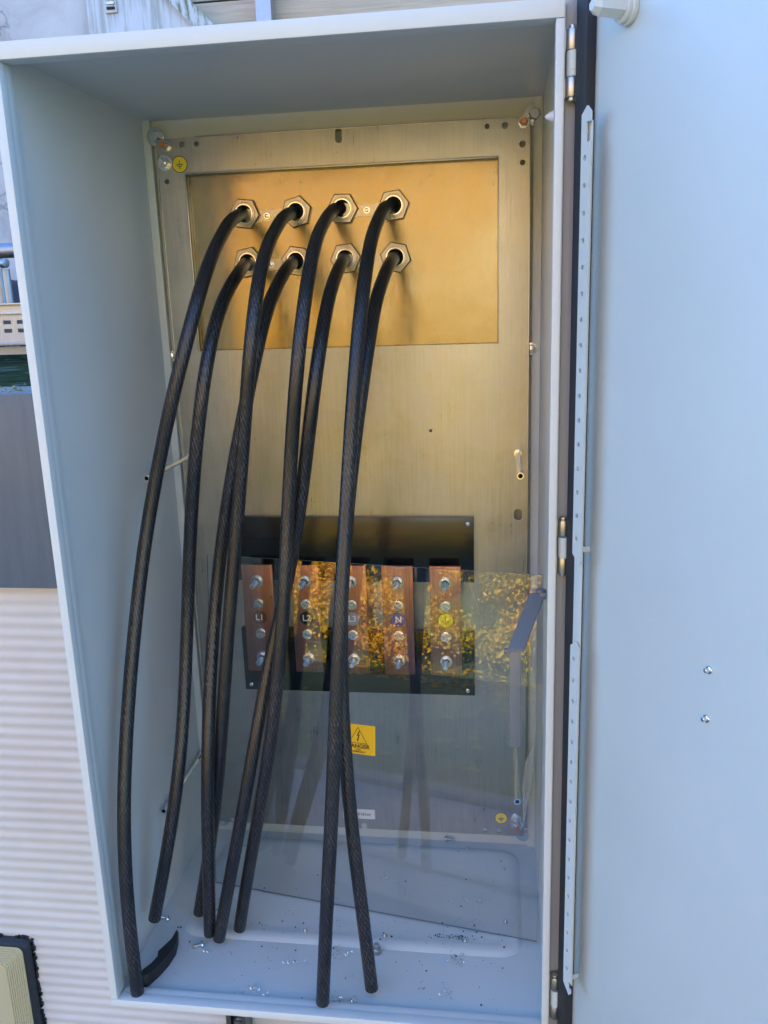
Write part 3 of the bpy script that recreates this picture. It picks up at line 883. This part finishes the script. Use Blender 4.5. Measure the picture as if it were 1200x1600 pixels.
# crumbs of dirt
rnd = random.Random(11); mb = MB()
def crumb(x, y, z, s):
    mb.box((x - s, y - s * rnd.uniform(.5, 1), z), (x + s * rnd.uniform(.5, 1.4), y + s, z + s * rnd.uniform(.6, 1.2)), 0)
for k in range(280):
    x, y = rnd.uniform(.02, .585), rnd.uniform(.03, .40)
    if rnd.random() < .4: y = abs(rnd.gauss(.15, .03)) + .01
    z = .0045 if (.054 < x < .563 and .145 < y < .383) else .0003
    if .066 < x < .553 and .157 < y < .372: z = .0031
    if min(abs(x - .054), abs(x - .563)) < .012 or min(abs(y - .141), abs(y - .387)) < .007: continue
    crumb(x, y, z, rnd.choice([.0003, .0004, .0005, .0006, .0011]))
for k in range(60):
    x, y = rnd.gauss(.47, .02), rnd.gauss(.168, .003)
    crumb(x, y, .0031, rnd.uniform(.0004, .0009))
tag(mb.build("dirt_crumbs", M_INK, None, smooth=0), "dark crumbs of dirt scattered over the cabinet floor", "dirt", kind="stuff")

# torn black rubber scrap in the left front corner
mb = MB(); outer, inner = [], []
oc = [(212, 1547), (232, 1541), (250, 1525), (264, 1509), (275, 1492), (279, 1474), (276, 1470)]
ic = [(212, 1530), (224, 1514), (236, 1505), (246, 1494), (247, 1486), (258, 1484), (268, 1474)]
n_ = len(oc)
B = [at(x, y, 2, .001) for x, y in oc]; I = [at(x, y, 2, .016) for x, y in ic]
Tt = [Vector((b.x, b.y + .004, .018)) for b in B]
Ti = [Vector((i.x, i.y, .016)) for i in I]; Bi = [Vector((i.x, i.y, .001)) for i in I]
vs = B + Tt + Ti + Bi; fs = []
for k in range(n_ - 1):
    for a in range(4):
        b = (a + 1) % 4; fs.append([a * n_ + k, a * n_ + k + 1, b * n_ + k + 1, b * n_ + k])
fs.append([0, n_, 2 * n_, 3 * n_]); fs.append([n_ - 1, 2 * n_ - 1, 3 * n_ - 1, 4 * n_ - 1])
mb.add(vs, fs)
tag(mb.build("rubber_scrap", M_RUBBER, None, smooth=30), "torn curved black rubber scrap in the front left corner of the cabinet", "rubber scrap")

# ------------------------------------------------------------------ wall behind the cabinet
M_RIB = mat("cream ribbed cladding", (0.60, 0.57, 0.54), 0.5)
co = objco(M_RIB, (1, 1, 1))
lk(M_RIB, ramp(M_RIB, noise(M_RIB, co, 5, 6, .6), [(0.3, (0.55, 0.535, 0.51)), (0.7, (0.63, 0.61, 0.58))]), bsdf(M_RIB).inputs["Base Color"])
YW = D + .058
zc, zg = at(50, 912, 1, YW).z, -.65
pitch = .0231
mb = MB(); prof = []
z = zg
while z < zc:
    for (dz, dy) in ((0, .0), (.14, -.0001), (.30, -.0009), (.46, -.0019), (.60, -.0021), (.76, -.0015), (.90, -.0004)):
        prof.append((z + dz * pitch, YW + dy))
    z += pitch
prof = [p for p in prof if p[0] < zc] + [(zc, YW)]
x0, x1 = -6.0, .035
vs = []
for (z, y) in prof: vs += [(x0, y, z), (x1, y, z)]
fs = [[2 * i, 2 * i + 1, 2 * i + 3, 2 * i + 2] for i in range(len(prof) - 1)]
mb.add(vs, fs); mb.box((x0, YW + .004, zg), (x1, YW + .12, zc))
tag(mb.build("ribbed_wall", M_RIB, None, smooth=25), "cream ribbed cladding wall behind the left side of the cabinet", "wall")
M_BEIGE = paint("beige smooth cladding", (0.56, 0.50, 0.42), .5)
mb = MB(); mb.box((.037, YW - .001, zg), (6.0, YW + .12, zc))
tag(mb.build("smooth_wall", M_BEIGE, None), "smooth beige wall panel below the cabinet, right of the strut", "wall")
M_FAS = paint("slate grey fascia", (0.105, 0.135, 0.165), .42, .8)
lk(M_FAS, ramp(M_FAS, noise(M_FAS, objco(M_FAS, (40, 40, 3)), 2, 6, .7), [(0.35, (0.095, 0.122, 0.150)), (0.62, (0.110, 0.140, 0.170)), (0.75, (0.135, 0.162, 0.188))]), bsdf(M_FAS).inputs["Base Color"])
zl = at(50, 615, 1, YW - .03).z
mb = MB(); mb.box((-6.0, YW - .030, zc + .001), (6.0, YW - .002, zl), 0, .003)
fas = mb.build("fascia_panel", M_FAS, None)
tag(fas, "slate grey steel fascia panel above the cream ribbed wall", "panel")
M_COPE = mat("weathered coping", (0.26, 0.25, 0.23), .8, 0, .15)
mb = MB(); mb.box((-6.0, YW - .001, zl - .03), (6.0, YW + .16, zl - .004), 0, .002)
tag(mb.build("roof_coping", M_COPE, None), "weathered coping strip with fallen leaves behind the slate grey fascia", "coping")
mb = MB(); rnd = random.Random(5)
M_LITTER = mat("dry yellow leaf litter", (0.45, 0.34, 0.10), .7)
for k in range(160):
    x, y = rnd.uniform(-1.2, 0), rnd.uniform(YW + .01, YW + .15); s = rnd.uniform(.004, .010); a = rnd.uniform(0, 6)
    dx, dy = math.cos(a) * s, math.sin(a) * s
    mb.add([(x - dx, y - dy, zl - .003), (x + dy * .5, y - dx * .5, zl + .001), (x + dx, y + dy, zl), (x - dy * .5, y + dx * .5, zl + .002)], [[0, 1, 2, 3]])
tag(mb.build("leaf_litter", M_LITTER, None, smooth=0), "dry yellow leaf litter lying on the coping", "leaf litter", kind="stuff")
# strut under the cabinet
M_STRUT = mat("dark galvanised strut", (0.22, 0.22, 0.22), .5, 1.0)
strut = thing("support_strut", "galvanised slotted strut channel on the wall under the cabinet", "strut", (.013, YW - .03, -.5))
mb = MB(); sx = .013
mb.box((sx - .0205, YW - .042, zg), (sx - .018, YW - .004, 1.15)); mb.box((sx + .018, YW - .042, zg), (sx + .0205, YW - .004, 1.15))
mb.box((sx - .0205, YW - .004, zg), (sx + .0205, YW - .002, 1.15))
mb.box((sx - .018, YW - .042, zg), (sx - .011, YW - .040, 1.15)); mb.box((sx + .011, YW - .042, zg), (sx + .018, YW - .040, 1.15))
mb.build("channel", M_STRUT, strut, smooth=0)
mb = MB(); bp = at(372, 1596, 1, YW - .03); mb.lathe((sx + .002, YW - .03, bp.z), (0, -1, 0), [(0, .011), (.002, .011), (.002, .0085), (.008, .0085)], 18)
mb.build("strut_bolt", M_STEEL, strut)

# bulkhead light low on the ribbed wall
BL = thing("bulkhead_light", "black rimmed bulkhead light with ribbed yellowed lens on the cream wall", "light fitting", (-.53, YW - .03, -.42))
lr = at(58, 1470, 1, YW - .04); M_BODY = mat("black bulkhead body", (0.020, 0.022, 0.028), .5)
M_LENS = mat("yellowed prismatic lens", (0.62, 0.55, 0.33), .25, Transmission_Weight=.15)
def rr_xz(x0, x1, z0, z1, r, y, n=6):
    return [Vector((p.x, y, p.y)) for p in rounded(x0, x1, z0, z1, r, 0, n)]
bx1 = at(42, 1472, 1, YW - .012).x; bz1 = at(10, 1470, 1, YW - .012).z; bx0, bz0 = bx1 - .20, bz1 - .26
rings = [rr_xz(bx0 - .004, bx1 + .004, bz0 - .004, bz1 + .004, .016, YW - .003), rr_xz(bx0, bx1, bz0, bz1, .014, YW - .016), rr_xz(bx0 + .003, bx1 - .003, bz0 + .003, bz1 - .003, .012, YW - .0195), rr_xz(bx0 + .008, bx1 - .008, bz0 + .008, bz1 - .008, .012, YW - .0195)]
plateau(rings).build("housing", M_BODY, BL)
rings = []; a = .0075; yy = YW - .020
for k in range(9):
    rings.append(rr_xz(bx0 + a, bx1 - a, bz0 + a, bz1 - a, .014, yy)); rings.append(rr_xz(bx0 + a + .0008, bx1 - a - .0008, bz0 + a + .0008, bz1 - a - .0008, .014, yy - .0030))
    rings.append(rr_xz(bx0 + a + .0030, bx1 - a - .0030, bz0 + a + .0030, bz1 - a - .0030, .014, yy - .0030)); rings.append(rr_xz(bx0 + a + .0036, bx1 - a - .0036, bz0 + a + .0036, bz1 - a - .0036, .014, yy - .0008))
    a += .0042; yy -= .0012
plateau(rings).build("lens", M_LENS, BL, smooth=30)
rnd = random.Random(3); mb = MB()
for k in range(150):
    e_ = rnd.random(); z = bz0 + (bz1 - bz0) * e_
    if rnd.random() < .75: x, zz = bx1 + .004 + abs(rnd.gauss(0, .0022)), z
    else: x, zz = rnd.uniform(bx0, bx1), bz1 + .004 + abs(rnd.gauss(0, .0012))
    s = rnd.uniform(.0008, .0026); mb.box((x - s, YW - .006, zz - s * 1.4), (x + s, YW - .001, zz + s * 1.6), 0)
tag(mb.build("sealant_bead", M_RUBBER, BL, smooth=0), kind="stuff")

# ------------------------------------------------------------------ roof, rails and buildings at the back
ZR = zl - .012
M_MOSS = mat("mossy felt roof", (0.03, 0.04, 0.02), .95, 0, .05)
co = objco(M_MOSS)
lk(M_MOSS, ramp(M_MOSS, noise(M_MOSS, co, 9, 7, .65), [(0.40, (0.010, 0.020, 0.006)), (0.56, (0.03, 0.045, 0.015)), (0.70, (0.14, 0.135, 0.125))]), bsdf(M_MOSS).inputs["Base Color"])
mb = MB()
nx, ny = 60, 30; vs = []; rnd = random.Random(8)
for j in range(ny + 1):
    for i in range(nx + 1):
        x = -2.6 + 2.8 * i / nx; y = YW + .165 + (3.18 - YW - .165) * j / ny
        hgt_ = 0 if j < 14 else max(0, rnd.gauss(.02, .035)) * min(1, (j - 13) / 6)
        vs.append((x, y, ZR - .006 + hgt_))
fs = [[j * (nx + 1) + i, j * (nx + 1) + i + 1, (j + 1) * (nx + 1) + i + 1, (j + 1) * (nx + 1) + i] for j in range(ny) for i in range(nx)]
mb.add(vs, fs); mb.box((-6, YW + .165, ZR - .2), (6, 3.2, ZR - .02))
tag(mb.build("flat_roof", M_MOSS, None, smooth=60), "mossy flat roof behind the coping", "roof", kind="structure")

M_PIPE = galv("weathered galvanised pipe", (0.42, 0.43, 0.45), .4, .6)
rail_t = thing("handrail", "weathered galvanised pipe handrail on posts crossing behind the left side of the cabinet", "handrail", (-1.15, 2.0, ZR))
hr = at(10, 391.5, 1, 2.0)
mb = MB(); mb.cyl((-4, 2.0, hr.z), (2.5, 2.0, hr.z), .0255, 20); mb.build("top_rail", M_PIPE, rail_t)
for x in (at(19, 575, 1, 2.0).x, -2.6, .9):
    mb = MB(); mb.cyl((x, 2.0, ZR - .02), (x, 2.0, hr.z - .022), .014, 12); mb.build("rail_post", M_PIPE, rail_t)
pr = thing("pipe_bracket", "short grey pipe with elbow under the handrail", "pipe", (-1.05, 1.9, ZR))
q0, q1, q2 = at(-60, 412, 1, 1.9), at(8, 411, 1, 1.9), at(7, 470, 1, 1.9)
mb = MB(); mb.cyl(q0, q1, .013, 14); mb.lathe(q1, (1, -.25, 0), [(-.01, .016), (.004, .016), (.006, .011)], 16)
mb.build("arm", M_PIPE, pr)
mb = MB(); e2 = at(4, 420, 1, 1.91); mb.cyl((e2.x, 1.93, ZR - .02), (e2.x, 1.93, e2.z), .013, 12); mb.build("upright", M_PIPE, pr)

M_TRAY = galv("galvanised cable tray", (0.46, 0.49, 0.54), .35, .50)
tray = thing("cable_tray", "galvanised slotted cable tray below the handrail", "cable tray", (-1.0, 1.7, .95))
yt = 1.7
zt_, zb_ = at(10, 474, 1, yt).z, at(10, 541, 1, yt).z
hT = zt_ - zb_
mb = MB(); cut = MB()
xs0, xs1 = -3.5, .6
mb.box((xs0, yt, zb_ + hT * .10), (xs1, yt + .002, zb_ + hT * .74))
for k in range(int((xs1 - xs0) / .0475)):
    xx = at(10.5, 500, 1, yt).x + .0475 * (k - 40)
    if xx < xs0 + .05 or xx > xs1 - .05: continue
    for fz in (.56, .36):
        zc_ = zb_ + hT * fz; cut.box((xx - .0135, yt - .01, zc_ - .0062), (xx + .0135, yt + .01, zc_ + .0062))
face = mb.build("slotted_side", M_TRAY, tray, smooth=0)
cutobj(face, cut, M_TRAY)
mb = MB(); mb.box((xs0, yt - .012, zt_ - .006), (xs1, yt + .004, zt_), 0, .0015); mb.box((xs0, yt + .004, zb_ + hT * .78), (xs1, yt + .006, zt_ - .004), 0)
mb.box((xs0, yt - .010, zb_ + hT * .74), (xs1, yt + .003, zb_ + hT * .79), 0, .001); mb.build("upper_rim", M_TRAY, tray)
mb = MB(); mb.box((xs0, yt - .018, zb_ + hT * .02), (xs1, yt + .003, zb_ + hT * .10), 0, .0015)
mb.box((xs0, yt + .02, zb_ - .028), (xs1, yt + .05, zb_ - .003)); mb.build("lower_rim", M_PIPE, tray)
mb = MB(); mb.box((xs0, yt + .15, zb_), (xs1, yt + .152, zt_)); mb.build("far_side", M_STRUT, tray, smooth=0)
for x in (-2.9, -1.95, -.2):
    mb = MB(); mb.box((x - .02, yt + .06, ZR - .02), (x + .02, yt + .09, zb_ - .029)); mb.build("tray_post", M_STRUT, tray, smooth=0)
# dark tarpaulin bundle by the wall
cb = at(30, 472, 1, 2.55); mb = MB()
bm = bmesh.new(); bmesh.ops.create_icosphere(bm, subdivisions=3, radius=1)
rnd = random.Random(4)
for v in bm.verts:
    v.co = Vector((v.co.x * .16, v.co.y * .14, max(-.9, v.co.z) * .17 * (1 + .2 * math.sin(5 * v.co.x + 3 * v.co.y)))) + Vector((cb.x + .05, 2.55, ZR + .145))
mb.bm(bm)
tag(mb.build("tarpaulin_bundle", mat("dark tarpaulin", (0.02, 0.022, 0.03), .5), None), "dark blue bundle behind the cable tray", "bundle")

YB = 3.2
TOP = 2.92
M_CONC = mat("stained render", (0.48, 0.47, 0.47), .8)
co = objco(M_CONC)
base = ramp(M_CONC, noise(M_CONC, co, 3.2, 8, .68, .6), [(0.30, (0.27, 0.26, 0.27)), (0.48, (0.46, 0.45, 0.46)), (0.7, (0.56, 0.55, 0.56))])
crk = nd(M_CONC, "ShaderNodeTexVoronoi", feature='DISTANCE_TO_EDGE', Scale=1.3)
wv = nd(M_CONC, "ShaderNodeVectorMath"); wv.operation = 'ADD'
nn = nd(M_CONC, "ShaderNodeTexNoise", Scale=5.0, Detail=6.0); lk(M_CONC, co, nn.inputs["Vector"])
lk(M_CONC, co, wv.inputs[0]); lk(M_CONC, nn.outputs["Color"], wv.inputs[1]); lk(M_CONC, wv.outputs[0], crk.inputs["Vector"])
cr = ramp(M_CONC, crk.outputs["Distance"], [(0.0, 0.45), (0.030, 1.0)])
mul = nd(M_CONC, "ShaderNodeMix", data_type='RGBA', blend_type='MULTIPLY'); mul.inputs[0].default_value = .8
lk(M_CONC, base, mul.inputs[6]); lk(M_CONC, cr, mul.inputs[7]); lk(M_CONC, mul.outputs[2], bsdf(M_CONC).inputs["Base Color"])
xj = at(139, 20, 1, YB).x; xd0, xd1 = at(262, 0, 1, YB), at(288, 26, 1, YB)
mb = MB(); mb.box((-14, YB, ZR - .25), (xj - .004, YB + .3, TOP))
tag(mb.build("rendered_wall", M_CONC, None, smooth=0), "stained and cracked pale rendered wall behind the handrail", "wall")
def streaky(name, col, dark, scale):
    m = mat(name, col, .6); cs = objco(m, scale)
    lk(m, ramp(m, noise(m, cs, 5, 6, .6), [(0.40, dark), (0.56, col)]), bsdf(m).inputs["Base Color"]); return m
M_PANEL = streaky("streaked pale panel", (0.52, 0.55, 0.60), (0.34, 0.36, 0.36), (9, 9, .7))
pan = thing("panel_wall", "streaked pale blue grey panel wall with a louvre vent above the cabinet roof", "wall", (-1.2, YB, ZR))
mb = MB()
slope = (xd1.x - xd0.x) / (xd1.z - xd0.z)
def xs(z): return xd0.x + (z - xd0.z) * slope
zt2_ = xd0.z + .10
mb.extrude_poly([(xj, YB - .02, ZR - .2), (xs(ZR + .9) , YB - .02, ZR - .2), (xs(ZR + .9), YB - .02, ZR + .9), (xs(zt2_), YB - .02, zt2_), (xs(zt2_), YB - .02, TOP), (xj, YB - .02, TOP)], (0, .25, 0))
mb.build("cladding_sheet", M_PANEL, pan, smooth=0)
# raking trim along the slanting edge, with algae
M_ALGAE = streaky("algae stained trim", (0.50, 0.52, 0.55), (0.13, 0.16, 0.09), (12, 12, 2.5))
d_ = Vector((xs(zt2_) - xs(ZR + .9), 0, zt2_ - ZR - .9)).normalized()
e0 = Vector((xs(ZR + .9), YB - .05, ZR + .9)); e1 = Vector((xs(zt2_), YB - .05, zt2_)); s_ = Vector((.085, 0, .01))
mb = MB(); mb.extrude_poly([e0, e0 + s_, e1 + s_, e1], (0, .2, 0)); mb.build("raking_trim", M_ALGAE, pan, smooth=0)
l0, l1 = at(161, -22, 1, YB - .03), at(183, 19, 1, YB - .03)
lv = MB(); lv.box((l0.x, YB - .032, l1.z), (l1.x, YB - .021, l0.z + .05))
louv = lv.build("louvre_vent", M_PANEL, pan, smooth=0)
for k in range(7):
    z = l1.z + .012 + k * .020; mb = MB(); mb.box((l0.x + .010, YB - .040, z), (l1.x - .008, YB - .0325, z + .010)); mb.build("louvre_slat", M_STEEL if k % 2 else M_HOLE, louv, smooth=0)
# timber boards
M_WOOD = mat("pale weathered timber", (0.50, 0.40, 0.28), .65)
cw = objco(M_WOOD, (.8, 8, 14))
lk(M_WOOD, ramp(M_WOOD, noise(M_WOOD, cw, 4, 7, .62, .4), [(0.3, (0.40, 0.31, 0.21)), (0.6, (0.55, 0.45, 0.33))]), bsdf(M_WOOD).inputs["Base Color"])
tim = thing("timber_wall", "pale horizontal timber board wall above the cabinet roof", "wall", (2, YB + .12, ZR))
z = ZR - .2; jz = at(320, 3, 1, YB + .12).z
bh = .155; k0 = math.ceil((jz - z) / bh); z = jz - k0 * bh
while z < TOP + .1:
    mb = MB(); mb.box((xj + .2, YB + .12 + random.uniform(0, .003), z + .004), (14, YB + .145, z + bh - .004), 0, .003); mb.build("board", M_WOOD, tim); z += bh
mb = MB(); mb.box((xj + .2, YB + .15, ZR - .25), (14, YB + .3, TOP + .1)); mb.build("backing", M_HOLE, tim, smooth=0)
pp = at(409, 6, 1, YB); mb = MB(); mb.box((pp.x - .036, YB + .02, ZR - .2), (pp.x + .036, YB + .095, TOP), 0, .004)
tag(mb.build("steel_post", M_PIPE, None), "grey steel post standing in front of the timber boards", "post")
# the wall of the building that carries the flat roof, down to the ground at the far ends
# ------------------------------------------------------------------ ground in front
M_TAR = mat("asphalt path", (0.06, 0.06, 0.065), .85)
lk(M_TAR, ramp(M_TAR, noise(M_TAR, objco(M_TAR), 60, 5), [(0.3, (0.07, 0.07, 0.073)), (0.7, (0.12, 0.12, 0.123))]), bsdf(M_TAR).inputs["Base Color"])
mb = MB(); mb.box((-30, -.95, zg - .15), (30, YW + .05, zg))  # near strip left dark so less light bounces to the cabinet ceiling
tag(mb.build("road", M_TAR, None, smooth=0), "dark asphalt in front of the cabinet", "asphalt", kind="structure")
M_BOUNCE_SLAB = mat("pale concrete", (0.42, 0.42, 0.42), .8)  # path tone raised to bounce sky light onto the lower plate
lk(M_BOUNCE_SLAB, ramp(M_BOUNCE_SLAB, noise(M_BOUNCE_SLAB, objco(M_BOUNCE_SLAB), 9, 7, .65), [(0.3, (0.42, 0.42, 0.425)), (0.7, (0.53, 0.53, 0.53))]), bsdf(M_BOUNCE_SLAB).inputs["Base Color"])
mb = MB(); mb.box((-30, -2.00, zg - .15), (30, -.952, zg + .004))
tag(mb.build("path", M_BOUNCE_SLAB, None, smooth=0), "pale concrete path along the lawn, paled to bounce sky light", "path", kind="structure")
mb = MB()
M_KERB = mat("concrete kerb", (0.34, 0.33, 0.31), .8)
mb.box((-30, -2.11, zg - .2), (30, -2.005, zg + .03), 0, .008)
tag(mb.build("kerb", M_KERB, None), "concrete kerb between path and lawn", "kerb", kind="structure")
M_LAWN = mat("lawn", (0.05, 0.09, 0.02), .85)
lk(M_LAWN, ramp(M_LAWN, noise(M_LAWN, objco(M_LAWN), 7, 8, .7), [(0.3, (0.085, 0.15, 0.04)), (0.7, (0.17, 0.25, 0.075))]), bsdf(M_LAWN).inputs["Base Color"])
def zl_(y):
    t = max(0, min(1, (-2.9 - y) / 5.0)); return zg + .01 - .74 * t * t * (3 - 2 * t)
mb = MB(); vs, ys = [], [-2.12 - 60 * (j / 40) ** 2 for j in range(41)]
for y in ys:
    for i in range(31): vs.append((-60 + 4 * i, y, zl_(y)))
fs = [[j * 31 + i, j * 31 + i + 1, (j + 1) * 31 + i + 1, (j + 1) * 31 + i] for j in range(40) for i in range(30)]
mb.add(vs, fs)
tag(mb.build("lawn", M_LAWN, None), "shaded lawn sloping away from the path", "lawn", kind="structure")
M_EARTH = mat("earth", (0.12, 0.10, 0.08), .9)
mb = MB(); mb.add([(-300, -300, zg - 1.2), (300, -300, zg - 1.2), (300, 300, zg - 1.2), (-300, 300, zg - 1.2)], [[0, 1, 2, 3]])
tag(mb.build("ground", M_EARTH, None, smooth=0), "ground reaching the horizon", "ground", kind="structure")

# ------------------------------------------------------------------ golden trees opposite
def leafmat(name, a, b):
    m = mat(name, a, .5)
    g = nd(m, "ShaderNodeObjectInfo")
    lk(m, ramp(m, noise(m, objco(m), 2.3, 4), [(0.35, a), (0.65, b)]), bsdf(m).inputs["Base Color"])
    tr = nd(m, "ShaderNodeBsdfTranslucent"); tr.inputs[0].default_value = (*b, 1)
    mx = nd(m, "ShaderNodeMixShader"); mx.inputs[0].default_value = .35
    out = m.node_tree.nodes["Material Output"]
    lk(m, bsdf(m).outputs[0], mx.inputs[1]); lk(m, tr.outputs[0], mx.inputs[2]); lk(m, mx.outputs[0], out.inputs[0])
    return m
M_LEAF = [leafmat("golden leaves", (0.72, 0.47, 0.03), (0.82, 0.58, 0.045)), leafmat("amber leaves", (0.66, 0.36, 0.025), (0.78, 0.49, 0.035)), leafmat("yellow green leaves", (0.40, 0.38, 0.04), (0.62, 0.50, 0.06))]
M_BARK = mat("bark", (0.10, 0.08, 0.06), .9)
def tree(name, x, y, h, rad, low, nleaf, size, lm, label, cat, group, seed):
    spread = .26 if cat == 'tree' else .17
    rn = np.random.default_rng(seed); zb0 = zl_(y) - .05
    root = thing(name, label, cat, (x, y, zb0), group)
    tb = MB(); rnd = random.Random(seed)
    if cat == 'tree':
        tb.tube([(x, y, zb0), (x + .1, y, zb0 + h * .3), (x, y + .1, zb0 + h * .6), (x + .1, y, zb0 + h * .85)], .13 * h / 6, 8, 0, False)
    clumps = []
    nb = 14 if cat == 'tree' else 12
    for k in range(nb):
        a = rnd.uniform(0, 6.28); hh = rnd.uniform(low, .95); rr = rad * rnd.uniform(.3, .95) * (1 - .55 * abs(hh - .5))
        e = Vector((x + math.cos(a) * rr, y + math.sin(a) * rr, zb0 + h * hh))
        s = Vector((x, y, zb0 + h * hh * .55)); tb.cyl(s, e, .035 * h / 6, 6, 0, .01); clumps.append(e)
    tb.build("trunk", M_BARK, root)
    c = np.array([list(p) for p in clumps])
    idx = rn.integers(0, nb, nleaf)
    P = c[idx] + rn.normal(0, 1, (nleaf, 3)) * np.array([rad * spread, rad * spread, h * spread * .33])
    P[:, 2] = np.maximum(P[:, 2], zb0 + .06 + rn.random(nleaf) * .1)
    d1 = rn.normal(0, 1, (nleaf, 3)); d1 /= np.linalg.norm(d1, axis=1)[:, None]
    d2 = np.cross(d1, rn.normal(0, 1, (nleaf, 3))); d2 /= np.linalg.norm(d2, axis=1)[:, None]
    s = (size * rn.uniform(.6, 1.3, nleaf))[:, None]
    V = np.empty((nleaf * 4, 3)); V[0::4] = P - d1 * s; V[1::4] = P + d2 * s * .6; V[2::4] = P + d1 * s; V[3::4] = P - d2 * s * .6
    V -= np.array([x, y, zb0])
    me = bpy.data.meshes.new("crown")
    me.vertices.add(nleaf * 4); me.vertices.foreach_set('co', V.ravel())
    me.loops.add(nleaf * 4); me.loops.foreach_set('vertex_index', np.arange(nleaf * 4))
    me.polygons.add(nleaf); me.polygons.foreach_set('loop_start', np.arange(nleaf) * 4)
    me.update(calc_edges=True); me.validate()
    me.materials.append(lm)
    o = bpy.data.objects.new("crown", me); COL.objects.link(o); o.parent = root
rnd = random.Random(21)
for k in range(14):
    x = -11.5 + k * 1.15 + rnd.uniform(-.2, .2); y = -7.7 + rnd.uniform(-.45, .35)
    tree("golden_shrub", x, y, rnd.uniform(1.5, 2.4), rnd.uniform(.75, 1.05), .06, 7500, .028, M_LEAF[k % 3],
         "golden leaved shrub in the row across the lawn", "shrub", "golden shrubs across the lawn", 100 + k)
for k in range(9):
    x = -15 + k * 2.6 + rnd.uniform(-.5, .5); y = -10.8 + rnd.uniform(-1.2, 1.0)
    tree("golden_tree", x, y, rnd.uniform(6.2, 8.0), rnd.uniform(1.9, 2.5), .34, 17000, .050, M_LEAF[(k * 2) % 3],
         "golden autumn tree behind the shrubs across the lawn", "tree", "golden trees across the lawn", 200 + k)
mb = MB(); rnd = random.Random(31)
for k in range(2600):
    y = -2.3 - abs(rnd.gauss(0, 1)) * .6 if rnd.random() < .12 else -7.9 + abs(rnd.gauss(0, 1.3)); x = rnd.uniform(-13, 5)
    if y > -2.2: continue
    z = zl_(y) + .012; s = rnd.uniform(.025, .055); a = rnd.uniform(0, 6.28); dx, dy = math.cos(a) * s, math.sin(a) * s
    mb.add([(x - dx, y - dy, z), (x + dy * .6, y - dx * .6, z + .015), (x + dx, y + dy, z + .004), (x - dy * .6, y + dx * .6, z + .02)], [[0, 1, 2, 3]])
tag(mb.build("fallen_leaves", M_LEAF[0], None, smooth=0), "fallen yellow leaves on the lawn", "leaves", kind="stuff")
